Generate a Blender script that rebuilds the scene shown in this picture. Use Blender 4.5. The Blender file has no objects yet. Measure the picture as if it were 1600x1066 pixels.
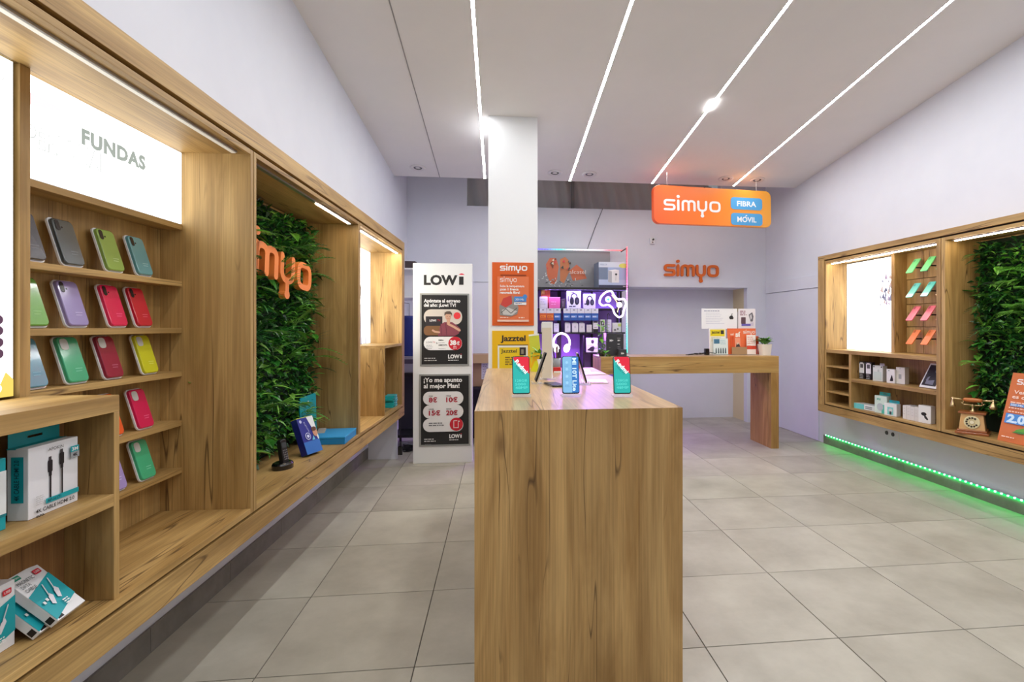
import bpy, bmesh, math, random
from mathutils import Vector, Matrix
random.seed(7)
R = random.Random(11)
SC = bpy.context.scene
COL = SC.collection
PI = math.pi

# ---------------------------------------------------------------- camera, world, exposure
cd = bpy.data.cameras.new('camera'); cam = bpy.data.objects.new('camera', cd); COL.objects.link(cam)
cam.location = (0, 0, 1.36); cam.rotation_euler = (PI / 2, 0, -0.107)
cd.sensor_width = 36; cd.lens = 809 / 1600 * 36
cd.shift_x = (800 - 867) / 1600; cd.shift_y = (510 - 533) / 1600
cd.clip_start = 0.05; cd.clip_end = 100
SC.camera = cam
W = bpy.data.worlds.new('world'); SC.world = W; W.use_nodes = True
W.node_tree.nodes['Background'].inputs[0].default_value = (0.9, 0.95, 1.0, 1)
W.node_tree.nodes['Background'].inputs[1].default_value = 0.25
vs = SC.view_settings
vs.view_transform = 'Standard'; vs.look = 'None'; vs.gamma = 1; vs.use_curve_mapping = False
vs.exposure = 0.0
STRIP_E = 96.0      # ceiling LED lines
BAR_E = 28.0        # LED bars in the niches
BOX_E = 2.4         # backlit panels

# ---------------------------------------------------------------- materials
def lin(c):
    return tuple(((v / 255) / 12.92 if v / 255 <= 0.04045 else ((v / 255 + 0.055) / 1.055) ** 2.4) for v in c)
MATS = {}
def mat(name, rgb, rough=0.5, metal=0.0, coat=0.0, spec=0.5, emit=0.0, trans=0.0, alpha=1.0):
    if name in MATS: return MATS[name]
    m = bpy.data.materials.new(name); m.use_nodes = True
    b = m.node_tree.nodes['Principled BSDF']; c = lin(rgb) + (1,)
    b.inputs['Base Color'].default_value = c
    b.inputs['Roughness'].default_value = rough; b.inputs['Metallic'].default_value = metal
    b.inputs['Coat Weight'].default_value = coat; b.inputs['Coat Roughness'].default_value = 0.08
    b.inputs['Specular IOR Level'].default_value = spec
    b.inputs['Transmission Weight'].default_value = trans; b.inputs['Alpha'].default_value = alpha
    if emit:
        b.inputs['Emission Color'].default_value = c; b.inputs['Emission Strength'].default_value = emit
    MATS[name] = m
    return m
def ink(c, emit=0.0, rough=0.5):
    n = 'ink_%d_%d_%d_%g' % (c[0], c[1], c[2], emit)
    if n in MATS: return MATS[n]
    m = mat(n, c, rough, emit=emit)
    if emit: m.node_tree.nodes['Principled BSDF'].inputs['Base Color'].default_value = (.02, .02, .02, 1)   # glass of a screen or a backlit film
    return m
def N(m, t, **k):
    n = m.node_tree.nodes.new(t)
    for a, v in k.items(): setattr(n, a, v)
    return n
def wood(axis, name, light=(202, 168, 110), dark=(152, 118, 66), rough=0.5):
    if name in MATS: return MATS[name]
    m = bpy.data.materials.new(name); m.use_nodes = True; MATS[name] = m
    L = m.node_tree.links.new; b = m.node_tree.nodes['Principled BSDF']
    tc = N(m, 'ShaderNodeTexCoord'); oi = N(m, 'ShaderNodeObjectInfo')
    ml = N(m, 'ShaderNodeMath', operation='MULTIPLY'); L(oi.outputs['Random'], ml.inputs[0]); ml.inputs[1].default_value = 23.0
    ad = N(m, 'ShaderNodeVectorMath', operation='ADD'); L(tc.outputs['Object'], ad.inputs[0]); L(ml.outputs[0], ad.inputs[1])
    sp = N(m, 'ShaderNodeSeparateXYZ'); L(ad.outputs[0], sp.inputs[0])
    o = {'X': (1, 2, 0), 'Y': (0, 2, 1), 'Z': (0, 1, 2)}[axis]
    def comb(sa, sg):
        c = N(m, 'ShaderNodeCombineXYZ')
        for i, (k, s) in enumerate(((o[0], sa), (o[1], sa), (o[2], sg))):
            q = N(m, 'ShaderNodeMath', operation='MULTIPLY'); L(sp.outputs[k], q.inputs[0]); q.inputs[1].default_value = s; L(q.outputs[0], c.inputs[i])
        return c.outputs[0]
    def noise(v, det, dist=0.0, rough_=0.55):
        n = N(m, 'ShaderNodeTexNoise'); L(v, n.inputs['Vector']); n.inputs['Scale'].default_value = 1; n.inputs['Detail'].default_value = det
        n.inputs['Distortion'].default_value = dist; n.inputs['Roughness'].default_value = rough_
        return n.outputs['Fac']
    def ramp(f, stops):
        r = N(m, 'ShaderNodeValToRGB'); L(f, r.inputs[0]); e = r.color_ramp.elements
        for i, (p, c) in enumerate(stops):
            q = e[i] if i < 2 else e.new(p)
            q.position = p; q.color = c
        return r.outputs[0]
    def mix(bt, f, a, c):
        x = N(m, 'ShaderNodeMix', data_type='RGBA', blend_type=bt)
        if isinstance(f, float): x.inputs[0].default_value = f
        else: L(f, x.inputs[0])
        L(a, x.inputs[6])
        if isinstance(c, tuple): x.inputs[7].default_value = c
        else: L(c, x.inputs[7])
        return x.outputs[2]
    base = ramp(noise(comb(8, 1.1), 5, 1.1), [(0.3, lin(dark) + (1,)), (0.68, lin(light) + (1,))])
    g = ramp(noise(comb(150, 2.2), 3), [(0.3, (0.72, 0.70, 0.66, 1)), (0.7, (1.12, 1.1, 1.06, 1))])
    col = mix('MULTIPLY', 0.8, base, g)
    # glued planks: a step in tone every 9 cm
    s1 = N(m, 'ShaderNodeMath', operation='ADD'); L(sp.outputs[o[0]], s1.inputs[0]); L(sp.outputs[o[1]], s1.inputs[1])
    s2 = N(m, 'ShaderNodeMath', operation='MULTIPLY'); L(s1.outputs[0], s2.inputs[0]); s2.inputs[1].default_value = 11
    s3 = N(m, 'ShaderNodeMath', operation='FLOOR'); L(s2.outputs[0], s3.inputs[0])
    wn = N(m, 'ShaderNodeTexWhiteNoise', noise_dimensions='1D'); L(s3.outputs[0], wn.inputs['W'])
    col = mix('MULTIPLY', 0.5, col, ramp(wn.outputs['Value'], [(0, (0.8, 0.77, 0.72, 1)), (1, (1.16, 1.14, 1.1, 1))]))
    # dark cracks and knots
    ck = noise(comb(9, 0.55), 2, 0.15)
    a1 = N(m, 'ShaderNodeMath', operation='SUBTRACT'); L(ck, a1.inputs[0]); a1.inputs[1].default_value = 0.5
    a2 = N(m, 'ShaderNodeMath', operation='ABSOLUTE'); L(a1.outputs[0], a2.inputs[0])
    cr = ramp(a2.outputs[0], [(0.0022, (1, 1, 1, 1)), (0.0065, (0, 0, 0, 1))])
    mk = ramp(noise(comb(4.3, 1.3), 2), [(0.46, (0, 0, 0, 1)), (0.54, (1, 1, 1, 1))])
    ckm = N(m, 'ShaderNodeMath', operation='MULTIPLY'); L(cr, ckm.inputs[0]); L(mk, ckm.inputs[1])
    ck2 = N(m, 'ShaderNodeMath', operation='MULTIPLY'); L(ckm.outputs[0], ck2.inputs[0]); ck2.inputs[1].default_value = 0.8
    col = mix('MIX', ck2.outputs[0], col, lin((72, 46, 22)) + (1,))
    vo = N(m, 'ShaderNodeTexVoronoi'); L(comb(4.0, 1.7), vo.inputs['Vector']); vo.inputs['Scale'].default_value = 1
    kn = ramp(vo.outputs['Distance'], [(0.02, (0.75, 0.75, 0.75, 1)), (0.11, (0, 0, 0, 1))])
    col = mix('MIX', kn, col, lin((98, 64, 32)) + (1,))
    L(col, b.inputs['Base Color']); b.inputs['Roughness'].default_value = rough
    return m
WX, WY, WZ = wood('X', 'oak_grain_x'), wood('Y', 'oak_grain_y'), wood('Z', 'oak_grain_z')
WTOP = wood('Y', 'oak_worktop', (206, 178, 136), (172, 138, 92), 0.3)
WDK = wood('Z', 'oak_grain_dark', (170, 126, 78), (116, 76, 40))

def noisy(name, c1, c2, scale, rough, detail=4, rnd=0.0, bump=0.0):
    m = bpy.data.materials.new(name); m.use_nodes = True; MATS[name] = m
    L = m.node_tree.links.new; b = m.node_tree.nodes['Principled BSDF']
    tc = N(m, 'ShaderNodeTexCoord'); n = N(m, 'ShaderNodeTexNoise'); oi = N(m, 'ShaderNodeObjectInfo')
    ml = N(m, 'ShaderNodeMath', operation='MULTIPLY'); L(oi.outputs['Random'], ml.inputs[0]); ml.inputs[1].default_value = 40 * (1 if rnd else 0)
    ad = N(m, 'ShaderNodeVectorMath', operation='ADD'); L(tc.outputs['Object'], ad.inputs[0]); L(ml.outputs[0], ad.inputs[1])
    L(ad.outputs[0], n.inputs['Vector']); n.inputs['Scale'].default_value = scale; n.inputs['Detail'].default_value = detail; n.inputs['Roughness'].default_value = 0.62
    r = N(m, 'ShaderNodeValToRGB'); L(n.outputs['Fac'], r.inputs[0])
    r.color_ramp.elements[0].position = 0.32; r.color_ramp.elements[0].color = lin(c1) + (1,)
    r.color_ramp.elements[1].position = 0.68; r.color_ramp.elements[1].color = lin(c2) + (1,)
    out = r.outputs[0]
    if rnd:
        h = N(m, 'ShaderNodeHueSaturation'); L(out, h.inputs['Color'])
        mr = N(m, 'ShaderNodeMapRange'); L(oi.outputs['Random'], mr.inputs[0]); mr.inputs[3].default_value = 1 - rnd; mr.inputs[4].default_value = 1 + rnd
        L(mr.outputs[0], h.inputs['Value']); out = h.outputs[0]
    L(out, b.inputs['Base Color']); b.inputs['Roughness'].default_value = rough
    if bump:
        bp = N(m, 'ShaderNodeBump'); L(n.outputs['Fac'], bp.inputs['Height']); bp.inputs['Strength'].default_value = bump; bp.inputs['Distance'].default_value = 0.01
        L(bp.outputs[0], b.inputs['Normal'])
    return m
TILE = noisy('floor_tile', (160, 155, 142), (186, 182, 169), 2.6, 0.42, 6, 0.05)
BASETILE = noisy('base_tile', (112, 108, 102), (138, 133, 126), 5, 0.5, 5, 0.04)
WALL = noisy('wall_paint', (222, 225, 236), (227, 230, 240), 2, 0.75)
CEIL = noisy('ceiling_paint', (232, 231, 231), (236, 234, 234), 2, 0.8)
WHITE = mat('white_board', (236, 238, 240), 0.35)
GROUT = mat('grout', (92, 88, 82), 0.9)
BLACK = mat('black_metal', (24, 24, 28), 0.45)
SHADOW = mat('gap_shade', (26, 16, 10), 0.9)  # near-black for the gap fillers: the grooves' shade is put into the colour
ALU = mat('aluminium', (190, 190, 192), 0.35, 0.9)
DALU = mat('dull_aluminium', (165, 168, 168), 0.5, 0.6)
BRASS = mat('brass', (206, 182, 136), 0.28, 0.95)
ACR = mat('clear_acrylic', (244, 246, 250), 0.08, alpha=0.28)
PLASTIC = mat('clear_blister', (236, 236, 238), 0.12, coat=0.6)
PHONEB = mat('phone_black', (14, 14, 18), 0.2, coat=0.5)
GREENS = [noisy('leaf_%d' % i, a, b_, 6, 0.3, 2, 0.3) for i, (a, b_) in enumerate([((28, 88, 28), (70, 146, 52)), ((60, 126, 38), (122, 188, 70)), ((14, 52, 22), (36, 96, 42)), ((86, 144, 48), (142, 196, 84))])]
STRIP = mat('led_strip_white', (250, 250, 250), emit=STRIP_E)
BAR = mat('led_bar_warm', (255, 236, 206), emit=BAR_E)
BOXM = mat('backlit_white', (252, 255, 252), emit=BOX_E)

# ---------------------------------------------------------------- mesh builder
OFF = {}
class MB:
    def __init__(s): s.v = []; s.f = []; s.mi = []; s.M = Matrix.Identity(4); s.m = 0
    def add(s, vs_, fs):
        o = len(s.v); s.v += [tuple(s.M @ Vector(p)) for p in vs_]
        for f in fs: s.f.append([i + o for i in f]); s.mi.append(s.m)
        return s
    def box(s, x0, x1, y0, y1, z0, z1):
        return s.add([(x0, y0, z0), (x1, y0, z0), (x1, y1, z0), (x0, y1, z0), (x0, y0, z1), (x1, y0, z1), (x1, y1, z1), (x0, y1, z1)],
                     [(3, 2, 1, 0), (4, 5, 6, 7), (0, 1, 5, 4), (1, 2, 6, 5), (2, 3, 7, 6), (3, 0, 4, 7)])
    def prism(s, pts, z0, z1, ch=0.0):
        n = len(pts); rings = [(pts, z0)]
        if ch:
            cx = sum(p[0] for p in pts) / n; cy = sum(p[1] for p in pts) / n
            def ins(c):
                r = []
                for x, y in pts:
                    d = math.hypot(x - cx, y - cy) or 1
                    r.append((x - (x - cx) / d * c, y - (y - cy) / d * c))
                return r
            rings = [(pts, z0), (pts, z1 - ch), (ins(ch * .35), z1 - ch * .35), (ins(ch), z1)]
        else: rings.append((pts, z1))
        vv = [(x, y, z) for r, z in rings for x, y in r]; ff = [tuple(range(n))[::-1]]
        for k in range(len(rings) - 1):
            for i in range(n):
                j = (i + 1) % n; ff.append((k * n + i, k * n + j, (k + 1) * n + j, (k + 1) * n + i))
        ff.append(tuple(range((len(rings) - 1) * n, len(rings) * n)))
        return s.add(vv, ff)
    def lathe(s, prof, n=20, cx=0, cy=0):
        vv = []; ff = []
        for r, z in prof:
            for i in range(n): a = 2 * PI * i / n; vv.append((cx + r * math.cos(a), cy + r * math.sin(a), z))
        for k in range(len(prof) - 1):
            for i in range(n): j = (i + 1) % n; ff.append((k * n + i, k * n + j, (k + 1) * n + j, (k + 1) * n + i))
        ff.append(tuple(range(n))[::-1]); ff.append(tuple(range((len(prof) - 1) * n, len(prof) * n)))
        return s.add(vv, ff)
    def tube(s, path, r, n=8, closed=False):
        P = [Vector(p) for p in path]; vv = []; ff = []; K = len(P)
        rr_ = r if isinstance(r, (list, tuple)) else [r] * K
        ref = None
        for k in range(K):
            if closed: t = (P[(k + 1) % K] - P[k - 1])
            else: t = P[min(k + 1, K - 1)] - P[max(k - 1, 0)]
            t = t.normalized() if t.length > 1e-9 else Vector((0, 0, 1))
            if ref is None: ref = t.orthogonal().normalized()
            a = (ref - t * ref.dot(t)); a = a.normalized() if a.length > 1e-6 else t.orthogonal().normalized()
            ref = a; b = t.cross(a)
            for i in range(n):
                q = 2 * PI * i / n; vv.append(tuple(P[k] + (a * math.cos(q) + b * math.sin(q)) * rr_[k]))
        for k in range(K if closed else K - 1):
            k2 = (k + 1) % K
            for i in range(n): j = (i + 1) % n; ff.append((k * n + i, k * n + j, k2 * n + j, k2 * n + i))
        if not closed: ff.append(tuple(range(n))[::-1]); ff.append(tuple(range((K - 1) * n, K * n)))
        return s.add(vv, ff)
    def build(s, name, mats, parent=None, bevel=0.0, smooth=False, loc=None):
        off = OFF.get(parent.name, Vector()) if parent else Vector()
        me = bpy.data.meshes.new(name); me.from_pydata([tuple(Vector(p) - off) for p in s.v], [], s.f)
        if not isinstance(mats, (list, tuple)): mats = [mats]
        for m in mats: me.materials.append(m)
        for p, i in zip(me.polygons, s.mi): p.material_index = i
        if smooth: me.polygons.foreach_set('use_smooth', [True] * len(me.polygons))
        me.update(); o = bpy.data.objects.new(name, me); COL.objects.link(o)
        if parent: o.parent = parent; OFF[o.name] = off
        if loc: o.location = loc
        if bevel:
            b = o.modifiers.new('bevel', 'BEVEL'); b.width = bevel; b.segments = 2; b.limit_method = 'ANGLE'
        return o
def tag(o, label=None, cat=None, group=None, kind=None):
    for k, v in (('label', label), ('category', cat), ('group', group), ('kind', kind)):
        if v: o[k] = v
    return o
LA = 0.0303; LN = math.hypot(1, LA); LO = -1.523; LROT = -math.atan(LA)
def L2W(d, u, z): return Vector((LO + d / LN + u * LA / LN, -d * LA / LN + u / LN, z))
def thing(name, label, cat, loc=(0, 0, 0), rot=0.0, group=None, kind=None, frame='W', absolute=True):
    """An Empty at the thing's base. frame L: coordinates along the slightly turned wall (d out, u along, z). absolute: parts are given in that frame, else relative to the Empty."""
    o = bpy.data.objects.new(name, None); COL.objects.link(o); o.empty_display_size = 0.05
    o.location = L2W(*loc) if frame == 'L' else Vector(loc)
    o.rotation_euler = (0, 0, (LROT if frame == 'L' else 0) + rot) if not isinstance(rot, tuple) else (rot[0], rot[1], rot[2] + (LROT if frame == 'L' else 0))
    OFF[o.name] = Vector(loc) if absolute else Vector()
    return tag(o, label, cat, group, kind)
def dup(root, loc, rot=None, label=None, group=None):
    r = root.copy(); COL.objects.link(r); r.location = loc
    if rot is not None: r.rotation_euler = rot
    if label: r['label'] = label
    if group: r['group'] = group
    for ch in list(root.children):
        c = ch.copy(); COL.objects.link(c); c.parent = r
        for g in list(ch.children): d = g.copy(); COL.objects.link(d); d.parent = c
    OFF[r.name] = Vector()
    return r
def panel(p, name, x0, x1, y0, y1, z0, z1, m, bev=0.0012):
    return MB().box(x0, x1, y0, y1, z0, z1).build(name, m, p, bev)
def rr(x0, y0, x1, y1, r, n=5):
    pts = []
    for cx, cy, a in ((x1 - r, y1 - r, 0), (x0 + r, y1 - r, PI / 2), (x0 + r, y0 + r, PI), (x1 - r, y0 + r, 1.5 * PI)):
        for i in range(n + 1): q = a + PI / 2 * i / n; pts.append((cx + r * math.cos(q), cy + r * math.sin(q)))
    return pts
def fillet(pts, r, closed=False, n=5):
    P = [Vector(p) for p in pts]; out = []; K = len(P)
    for i in range(K):
        if not closed and i in (0, K - 1): out.append(tuple(P[i])); continue
        a, b, c = P[i - 1], P[i], P[(i + 1) % K]
        q = min(r, (a - b).length / 2, (c - b).length / 2)
        p0 = b + (a - b).normalized() * q; p1 = b + (c - b).normalized() * q
        for k in range(n + 1):
            t = k / n; out.append(tuple(p0 * (1 - t) ** 2 + b * 2 * t * (1 - t) + p1 * t * t))
    if closed: out.append(out[0])
    return out
LOGO = {'s': [fillet([(.95, 1), (0, 1), (0, .5), (.95, .5), (.95, 0), (0, 0)], .3)], 'i': [[(1.35, 0), (1.35, 1)]],
        'm': [fillet([(1.8, 0), (1.8, 1), (2.4, 1), (2.4, 0)], .34), fillet([(2.4, 0), (2.4, 1), (3.0, 1), (3.0, 0)], .34)],
        'y': [fillet([(3.4, 1), (3.4, 0), (4.2, 0), (4.2, 1)], .4), [(3.8, 0), (3.8, -.55)]], 'o': [fillet([(4.65, 1), (5.6, 1), (5.6, 0), (4.65, 0)], .36, True)]}
DOTS = {'i': (1.35, 1.45, .17), 'y': (3.8, -.58, .19)}
def stroke_polys(line, w, n=8):
    """A polyline as a strip of quads with round ends, no piece overlapping another."""
    P = [Vector(line[0])]
    for p in line[1:]:
        if (Vector(p) - P[-1]).length > 1e-4: P.append(Vector(p))
    closed = len(P) > 3 and (P[0] - P[-1]).length < 1e-3
    if closed: P.pop()
    K = len(P); h = w / 2; Lf = []; Rt = []
    for i in range(K):
        a = P[i] - P[i - 1] if (closed or i) else None; b = P[(i + 1) % K] - P[i] if (closed or i < K - 1) else None
        a = (a or b).normalized(); b = b.normalized() if b is not None else a
        t = a + b; t = t.normalized() if t.length > 1e-6 else a
        q = Vector((-t.y, t.x)) * (h / max(.5, abs(t.dot(a)))); Lf.append(tuple(P[i] + q)); Rt.append(tuple(P[i] - q))
    out = [[Rt[i], Rt[(i + 1) % K], Lf[(i + 1) % K], Lf[i]] for i in range(K if closed else K - 1)]
    if not closed:
        for p, d in ((P[0], P[0] - P[1]), (P[-1], P[-1] - P[-2])):
            a0 = math.atan2(d.y, d.x) - PI / 2
            out.append([(p.x + h * math.cos(a0 + PI * k / n), p.y + h * math.sin(a0 + PI * k / n)) for k in range(n + 1)])
    return out
def logo_strokes(w=.2, letters='simyo'):
    """One list of polygons for each stroke; strokes that cross are kept apart in depth by whoever draws them."""
    out = []
    for ch in letters:
        for l in LOGO[ch]: out.append(stroke_polys(l, w))
        if ch in DOTS:
            x, y, r = DOTS[ch]; out.append([[(x + r * math.cos(2 * PI * i / 14), y + r * math.sin(2 * PI * i / 14)) for i in range(14)]])
    return out
TXT = {}
def text_mesh(s, bold, sp=1.0):
    k = (s, bold, sp)
    if k not in TXT:
        c = bpy.data.curves.new('t', 'FONT'); c.body = s; c.size = 1; c.resolution_u = 3; c.offset = bold; c.space_character = sp
        o = bpy.data.objects.new('t', c); me = bpy.data.meshes.new_from_object(o)
        v = [(p.co.x, p.co.y) for p in me.vertices]; f = [list(p.vertices) for p in me.polygons]
        bpy.data.objects.remove(o); bpy.data.curves.remove(c); bpy.data.meshes.remove(me)
        x0 = min([p[0] for p in v], default=0); x1 = max([p[0] for p in v], default=1)
        TXT[k] = (v, f, x0, x1)
    return TXT[k]
class Print:
    """Flat print on a face. M maps (x right, y up, z out of the face) to the thing's coordinates; design units are (ox, oy) top-left, y down, sx, sy metres per unit."""
    def __init__(s, M, ox=0, oy=0, sx=1, sy=None, eps=0.00035, z0=0.0006, emit=0.0):
        s.M = M; s.ox = ox; s.oy = oy; s.sx = sx; s.sy = sy or sx; s.eps = eps; s.z = z0; s.v = []; s.f = []; s.mi = []; s.mats = []; s.emit = emit
    def _c(s, c, e=None):
        m = c if not isinstance(c, tuple) else ink(c, s.emit if e is None else e)
        if m not in s.mats: s.mats.append(m)
        return s.mats.index(m)
    def polys(s, L_, c, step=True, e=None):
        if step: s.z += s.eps
        i = s._c(c, e)
        for p in L_:
            o = len(s.v); s.v += [s.M @ Vector(((x - s.ox) * s.sx, (s.oy - y) * s.sy, s.z)) for x, y in p]
            a = sum(p[k][0] * p[(k + 1) % len(p)][1] - p[(k + 1) % len(p)][0] * p[k][1] for k in range(len(p)))
            r = list(range(o, o + len(p)))
            s.f.append(r if a < 0 else r[::-1]); s.mi.append(i)
        return s
    def rect(s, x0, y0, x1, y1, c, e=None): return s.polys([[(x0, y0), (x1, y0), (x1, y1), (x0, y1)]], c, e=e)
    def rrect(s, x0, y0, x1, y1, r, c): return s.polys([rr(x0, y0, x1, y1, r)], c)
    def circ(s, x, y, r, c, ry=None, n=20, e=None): return s.polys([[(x + r * math.cos(2 * PI * i / n), y + (ry or r) * math.sin(2 * PI * i / n)) for i in range(n)]], c, e=e)
    def line(s, pts, w, c): return s.polys(stroke_polys(pts, w, 6), c)
    def text(s, t, x, y, h, c, w=None, bold=0.0, rot=0.0, al='l', e=None, sp=1.0):
        v, f, x0, x1 = text_mesh(t, bold, sp); k = h / 0.682; kx = (w / (x1 - x0)) if w else k
        if al == 'c': x -= (x1 - x0) * kx / 2
        if al == 'r': x -= (x1 - x0) * kx
        ca, sa = math.cos(rot), math.sin(rot); q = []
        for a, b in v:
            a = (a - x0) * kx; b = b * k
            q.append((x + a * ca - b * sa, y - (a * sa + b * ca)))
        s.z += s.eps; i = s._c(c, e); o = len(s.v)
        s.v += [s.M @ Vector(((p[0] - s.ox) * s.sx, (s.oy - p[1]) * s.sy, s.z)) for p in q]
        for p in f: s.f.append([j + o for j in p]); s.mi.append(i)
        return s
    def lines(s, x0, x1, y0, y1, n, h, c, seed=1):
        """Rows of small print too fine to read."""
        r = random.Random(seed); L_ = []
        for k in range(n):
            y = y0 + (y1 - y0) * k / max(1, n - 1); x = x0; end = x0 + (x1 - x0) * (0.7 + 0.3 * r.random())
            while x < end:
                w = min(end - x, h * (1.2 + 3 * r.random())); L_.append([(x, y), (x + w, y), (x + w, y + h), (x, y + h)]); x += w + h * .7
        return s.polys(L_, c)
    def logo(s, x, y, h, c, w=.2, W_=None):
        k = h; kx = (W_ / 5.8) if W_ else h
        for st_ in logo_strokes(w): s.polys([[(x + p[0] * kx, y - p[1] * k) for p in P_] for P_ in st_], c)
        return s
    def build(s, parent, name='print'):
        b = MB(); b.v = [tuple(p) for p in s.v]; b.f = s.f; b.mi = s.mi
        return b.build(name, s.mats, parent)
def face(origin, xd, yd):
    x = Vector(xd).normalized(); y = Vector(yd).normalized(); z = x.cross(y); o = Vector(origin)
    return Matrix(((x.x, y.x, z.x, o.x), (x.y, y.y, z.y, o.y), (x.z, y.z, z.z, o.z), (0, 0, 0, 1)))
FRONT = lambda x, y, z: face((x, y, z), (1, 0, 0), (0, 0, 1))       # a face looking at -Y
WK, DKG, RED, LGT = (246, 246, 246), (34, 34, 36), (206, 34, 52), (226, 228, 228)
ORA, TEAL, PINKRED = (236, 104, 34), (18, 160, 170), (214, 26, 48)

# ---------------------------------------------------------------- room shell
def struct(o): return tag(o, kind='structure')
def sthing(name, loc=(0, 0, 0), frame='W'): return thing(name, None, None, loc, frame=frame, kind='structure')
Y0, YB = -1.9, 7.0
def ceil_z(y): return 3.138 - 0.113 * (y - 6.231)
fl = sthing('floor')
panel(fl, 'grout_bed', -1.7, 4.0, Y0, 7.7, -0.05, -0.004, GROUT, 0)
T = 0.603; gap = 0.0022
tb = MB().box(gap, T - gap, gap, T - gap, -0.01, 0)
tile0 = None
for i in range(-2, 9):
    for j in range(-7, 10):
        x = -0.94 + i * T; y = 2.114 + j * T
        if x < -2.2 or x > 3.9 or y > 7.6 or y < Y0 - 0.3: continue
        if tile0 is None:
            tile0 = tb.build('tile', TILE, fl, 0.0012); o = tile0
        else:
            o = tile0.copy(); COL.objects.link(o)
        o.location = (x, y, R.uniform(-0.0004, 0.0004))
cl = MB(); zc0, zc1 = ceil_z(Y0), ceil_z(6.27)
cl.add([(-2.1, Y0, zc0), (4.0, Y0, zc0), (4.0, 6.27, zc1), (-2.1, 6.27, zc1), (-2.1, Y0, zc0 + .12), (4.0, Y0, zc0 + .12), (4.0, 6.27, zc1 + .12), (-2.1, 6.27, zc1 + .12)],
       [(0, 1, 2, 3), (7, 6, 5, 4), (0, 4, 5, 1), (1, 5, 6, 2), (2, 6, 7, 3), (3, 7, 4, 0)])
struct(cl.build('ceiling', CEIL))
struct(MB().box(-2.1, 4.0, 6.2, 7.9, 3.72, 3.8).box(-2.1, 4.0, 6.2, 6.27, 3.255, 3.72).build('ceiling_upper', CEIL))
def slope_box(b, x0, x1, y0, y1, t, up=0.0):
    v = []
    for dz in (-t, up):
        for x, y in ((x0, y0), (x1, y0), (x1, y1), (x0, y1)): v.append((x, y, ceil_z(y) + dz))
    return b.add(v, [(3, 2, 1, 0), (4, 5, 6, 7), (0, 1, 5, 4), (1, 2, 6, 5), (2, 3, 7, 6), (3, 0, 4, 7)])
struct(slope_box(MB(), -.708, -.700, Y0, 6.27, .0025).build('trim_1', mat('seam_grey', (150, 148, 150), .8)))
# walls
wl = sthing('wall_left', frame='L')
MB().box(-.25, 0, -2.0, 7.2, 0, 4.2).build('lower_face', WALL, wl)
MB().box(0.0, .1, -2.0, 7.06, 2.235, 4.2).box(0, .1, 5.62, 7.06, 0, 2.235).build('upper_face', WALL, wl)
bl = sthing('baseboard_left', frame='L')
b0 = None
for k in range(13):
    b0 = MB().box(.0005, .012, -1.9 + k * T + .001, -1.9 + (k + 1) * T - .001 if k < 12 else 5.56, 0, .105).build('tile', BASETILE, bl, .001)
struct(MB().box(3.77, 3.95, Y0, 7.6, 0, 4.2).build('wall_right', WALL))
br = sthing('baseboard_right')
for k in range(12):
    y1 = 5.66 - k * T
    MB().box(3.752, 3.7695, max(Y0, y1 - T + .001), y1 - .001, 0, .1).build('tile', BASETILE, br, .001)
wb = MB()
for q in ((-1.6, 1.75, 0, 2.97), (1.75, 3.9, 1.905, 2.97), (3.49, 3.9, 0, 1.905), (-1.6, -.43, 2.97, 3.75), (3.1, 3.9, 2.97, 3.75)): wb.box(q[0], q[1], YB, YB + .1, q[2], q[3])
struct(wb.build('wall_back', WALL))
struct(MB().box(1.6, 3.7, 7.44, 7.5, 0, 2.2).box(1.65, 1.75, 7.1, 7.44, 0, 2.0).box(1.65, 3.6, 7.1, 7.44, 1.905, 2.0).build('wall_niche', WALL))
struct(MB().box(3.49, 3.6, 7.1, 7.44, 0, 1.905).build('trim_2', mat('cream_jamb', (226, 212, 172), .6)))
# flush white door and its header board on the right wall
d1 = sthing('door_1', (3.77, 5.74, 0))
panel(d1, 'door_leaf', 3.755, 3.7698, 5.76, 6.93, .005, 1.815, WALL, .001)
panel(d1, 'header_board', 3.748, 3.7698, 5.70, 6.97, 1.822, 1.975, WALL, .002)
d2 = sthing('door_2', (-1.0, 6.99, 0))
panel(d2, 'door_leaf', -.98, -.02, 6.985, 6.9998, .005, 1.945, WALL, .001)
panel(d2, 'header_board', -1.05, .45, 6.98, 6.9998, 1.952, 1.968, WALL, .002)
struct(MB().box(1.72, 3.5, 6.986, 6.9998, 1.905, 1.99).build('trim_3', WALL))
# grey cloth hung behind the high opening in the back wall
ft = thing('hung_cloth', 'grey cloth draped behind the long opening above the back wall', 'curtain', (1.3, 7.3, 2.95))
cb = MB(); nx = 70
for i in range(nx + 1):
    x = -.55 + 3.8 * i / nx; w = .03 * math.sin(i * 1.9) + .018 * math.sin(i * .7) + (.12 if x > 1.05 else 0)
    cb.v += [(x, 7.28 + w, 2.9), (x - .12, 7.36 + w * 1.3 + (.1 if x > 1.05 else 0), 3.71)]
for i in range(nx): cb.f.append([2 * i, 2 * i + 2, 2 * i + 3, 2 * i + 1]); cb.mi.append(0)
cb.build('cloth', mat('grey_cloth', (206, 202, 200), .9), ft, smooth=True)
panel(ft, 'post', 1.0, 1.04, 7.12, 7.2, 2.95, 3.7, mat('post_grey', (120, 116, 114), .6))
tag(MB().tube([(1.19, 6.993, 2.40), (1.30, 6.993, 2.70), (1.41, 6.993, 2.972)], .0035, 6).build('wire', BLACK), 'thin dark wire running diagonally down the back wall', 'cable')
# pillar
struct(MB().box(-.1, .354, 4.8, 5.2, 0, 3.31).build('pillar', mat('pillar_white', (240, 242, 245), .6)))

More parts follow.
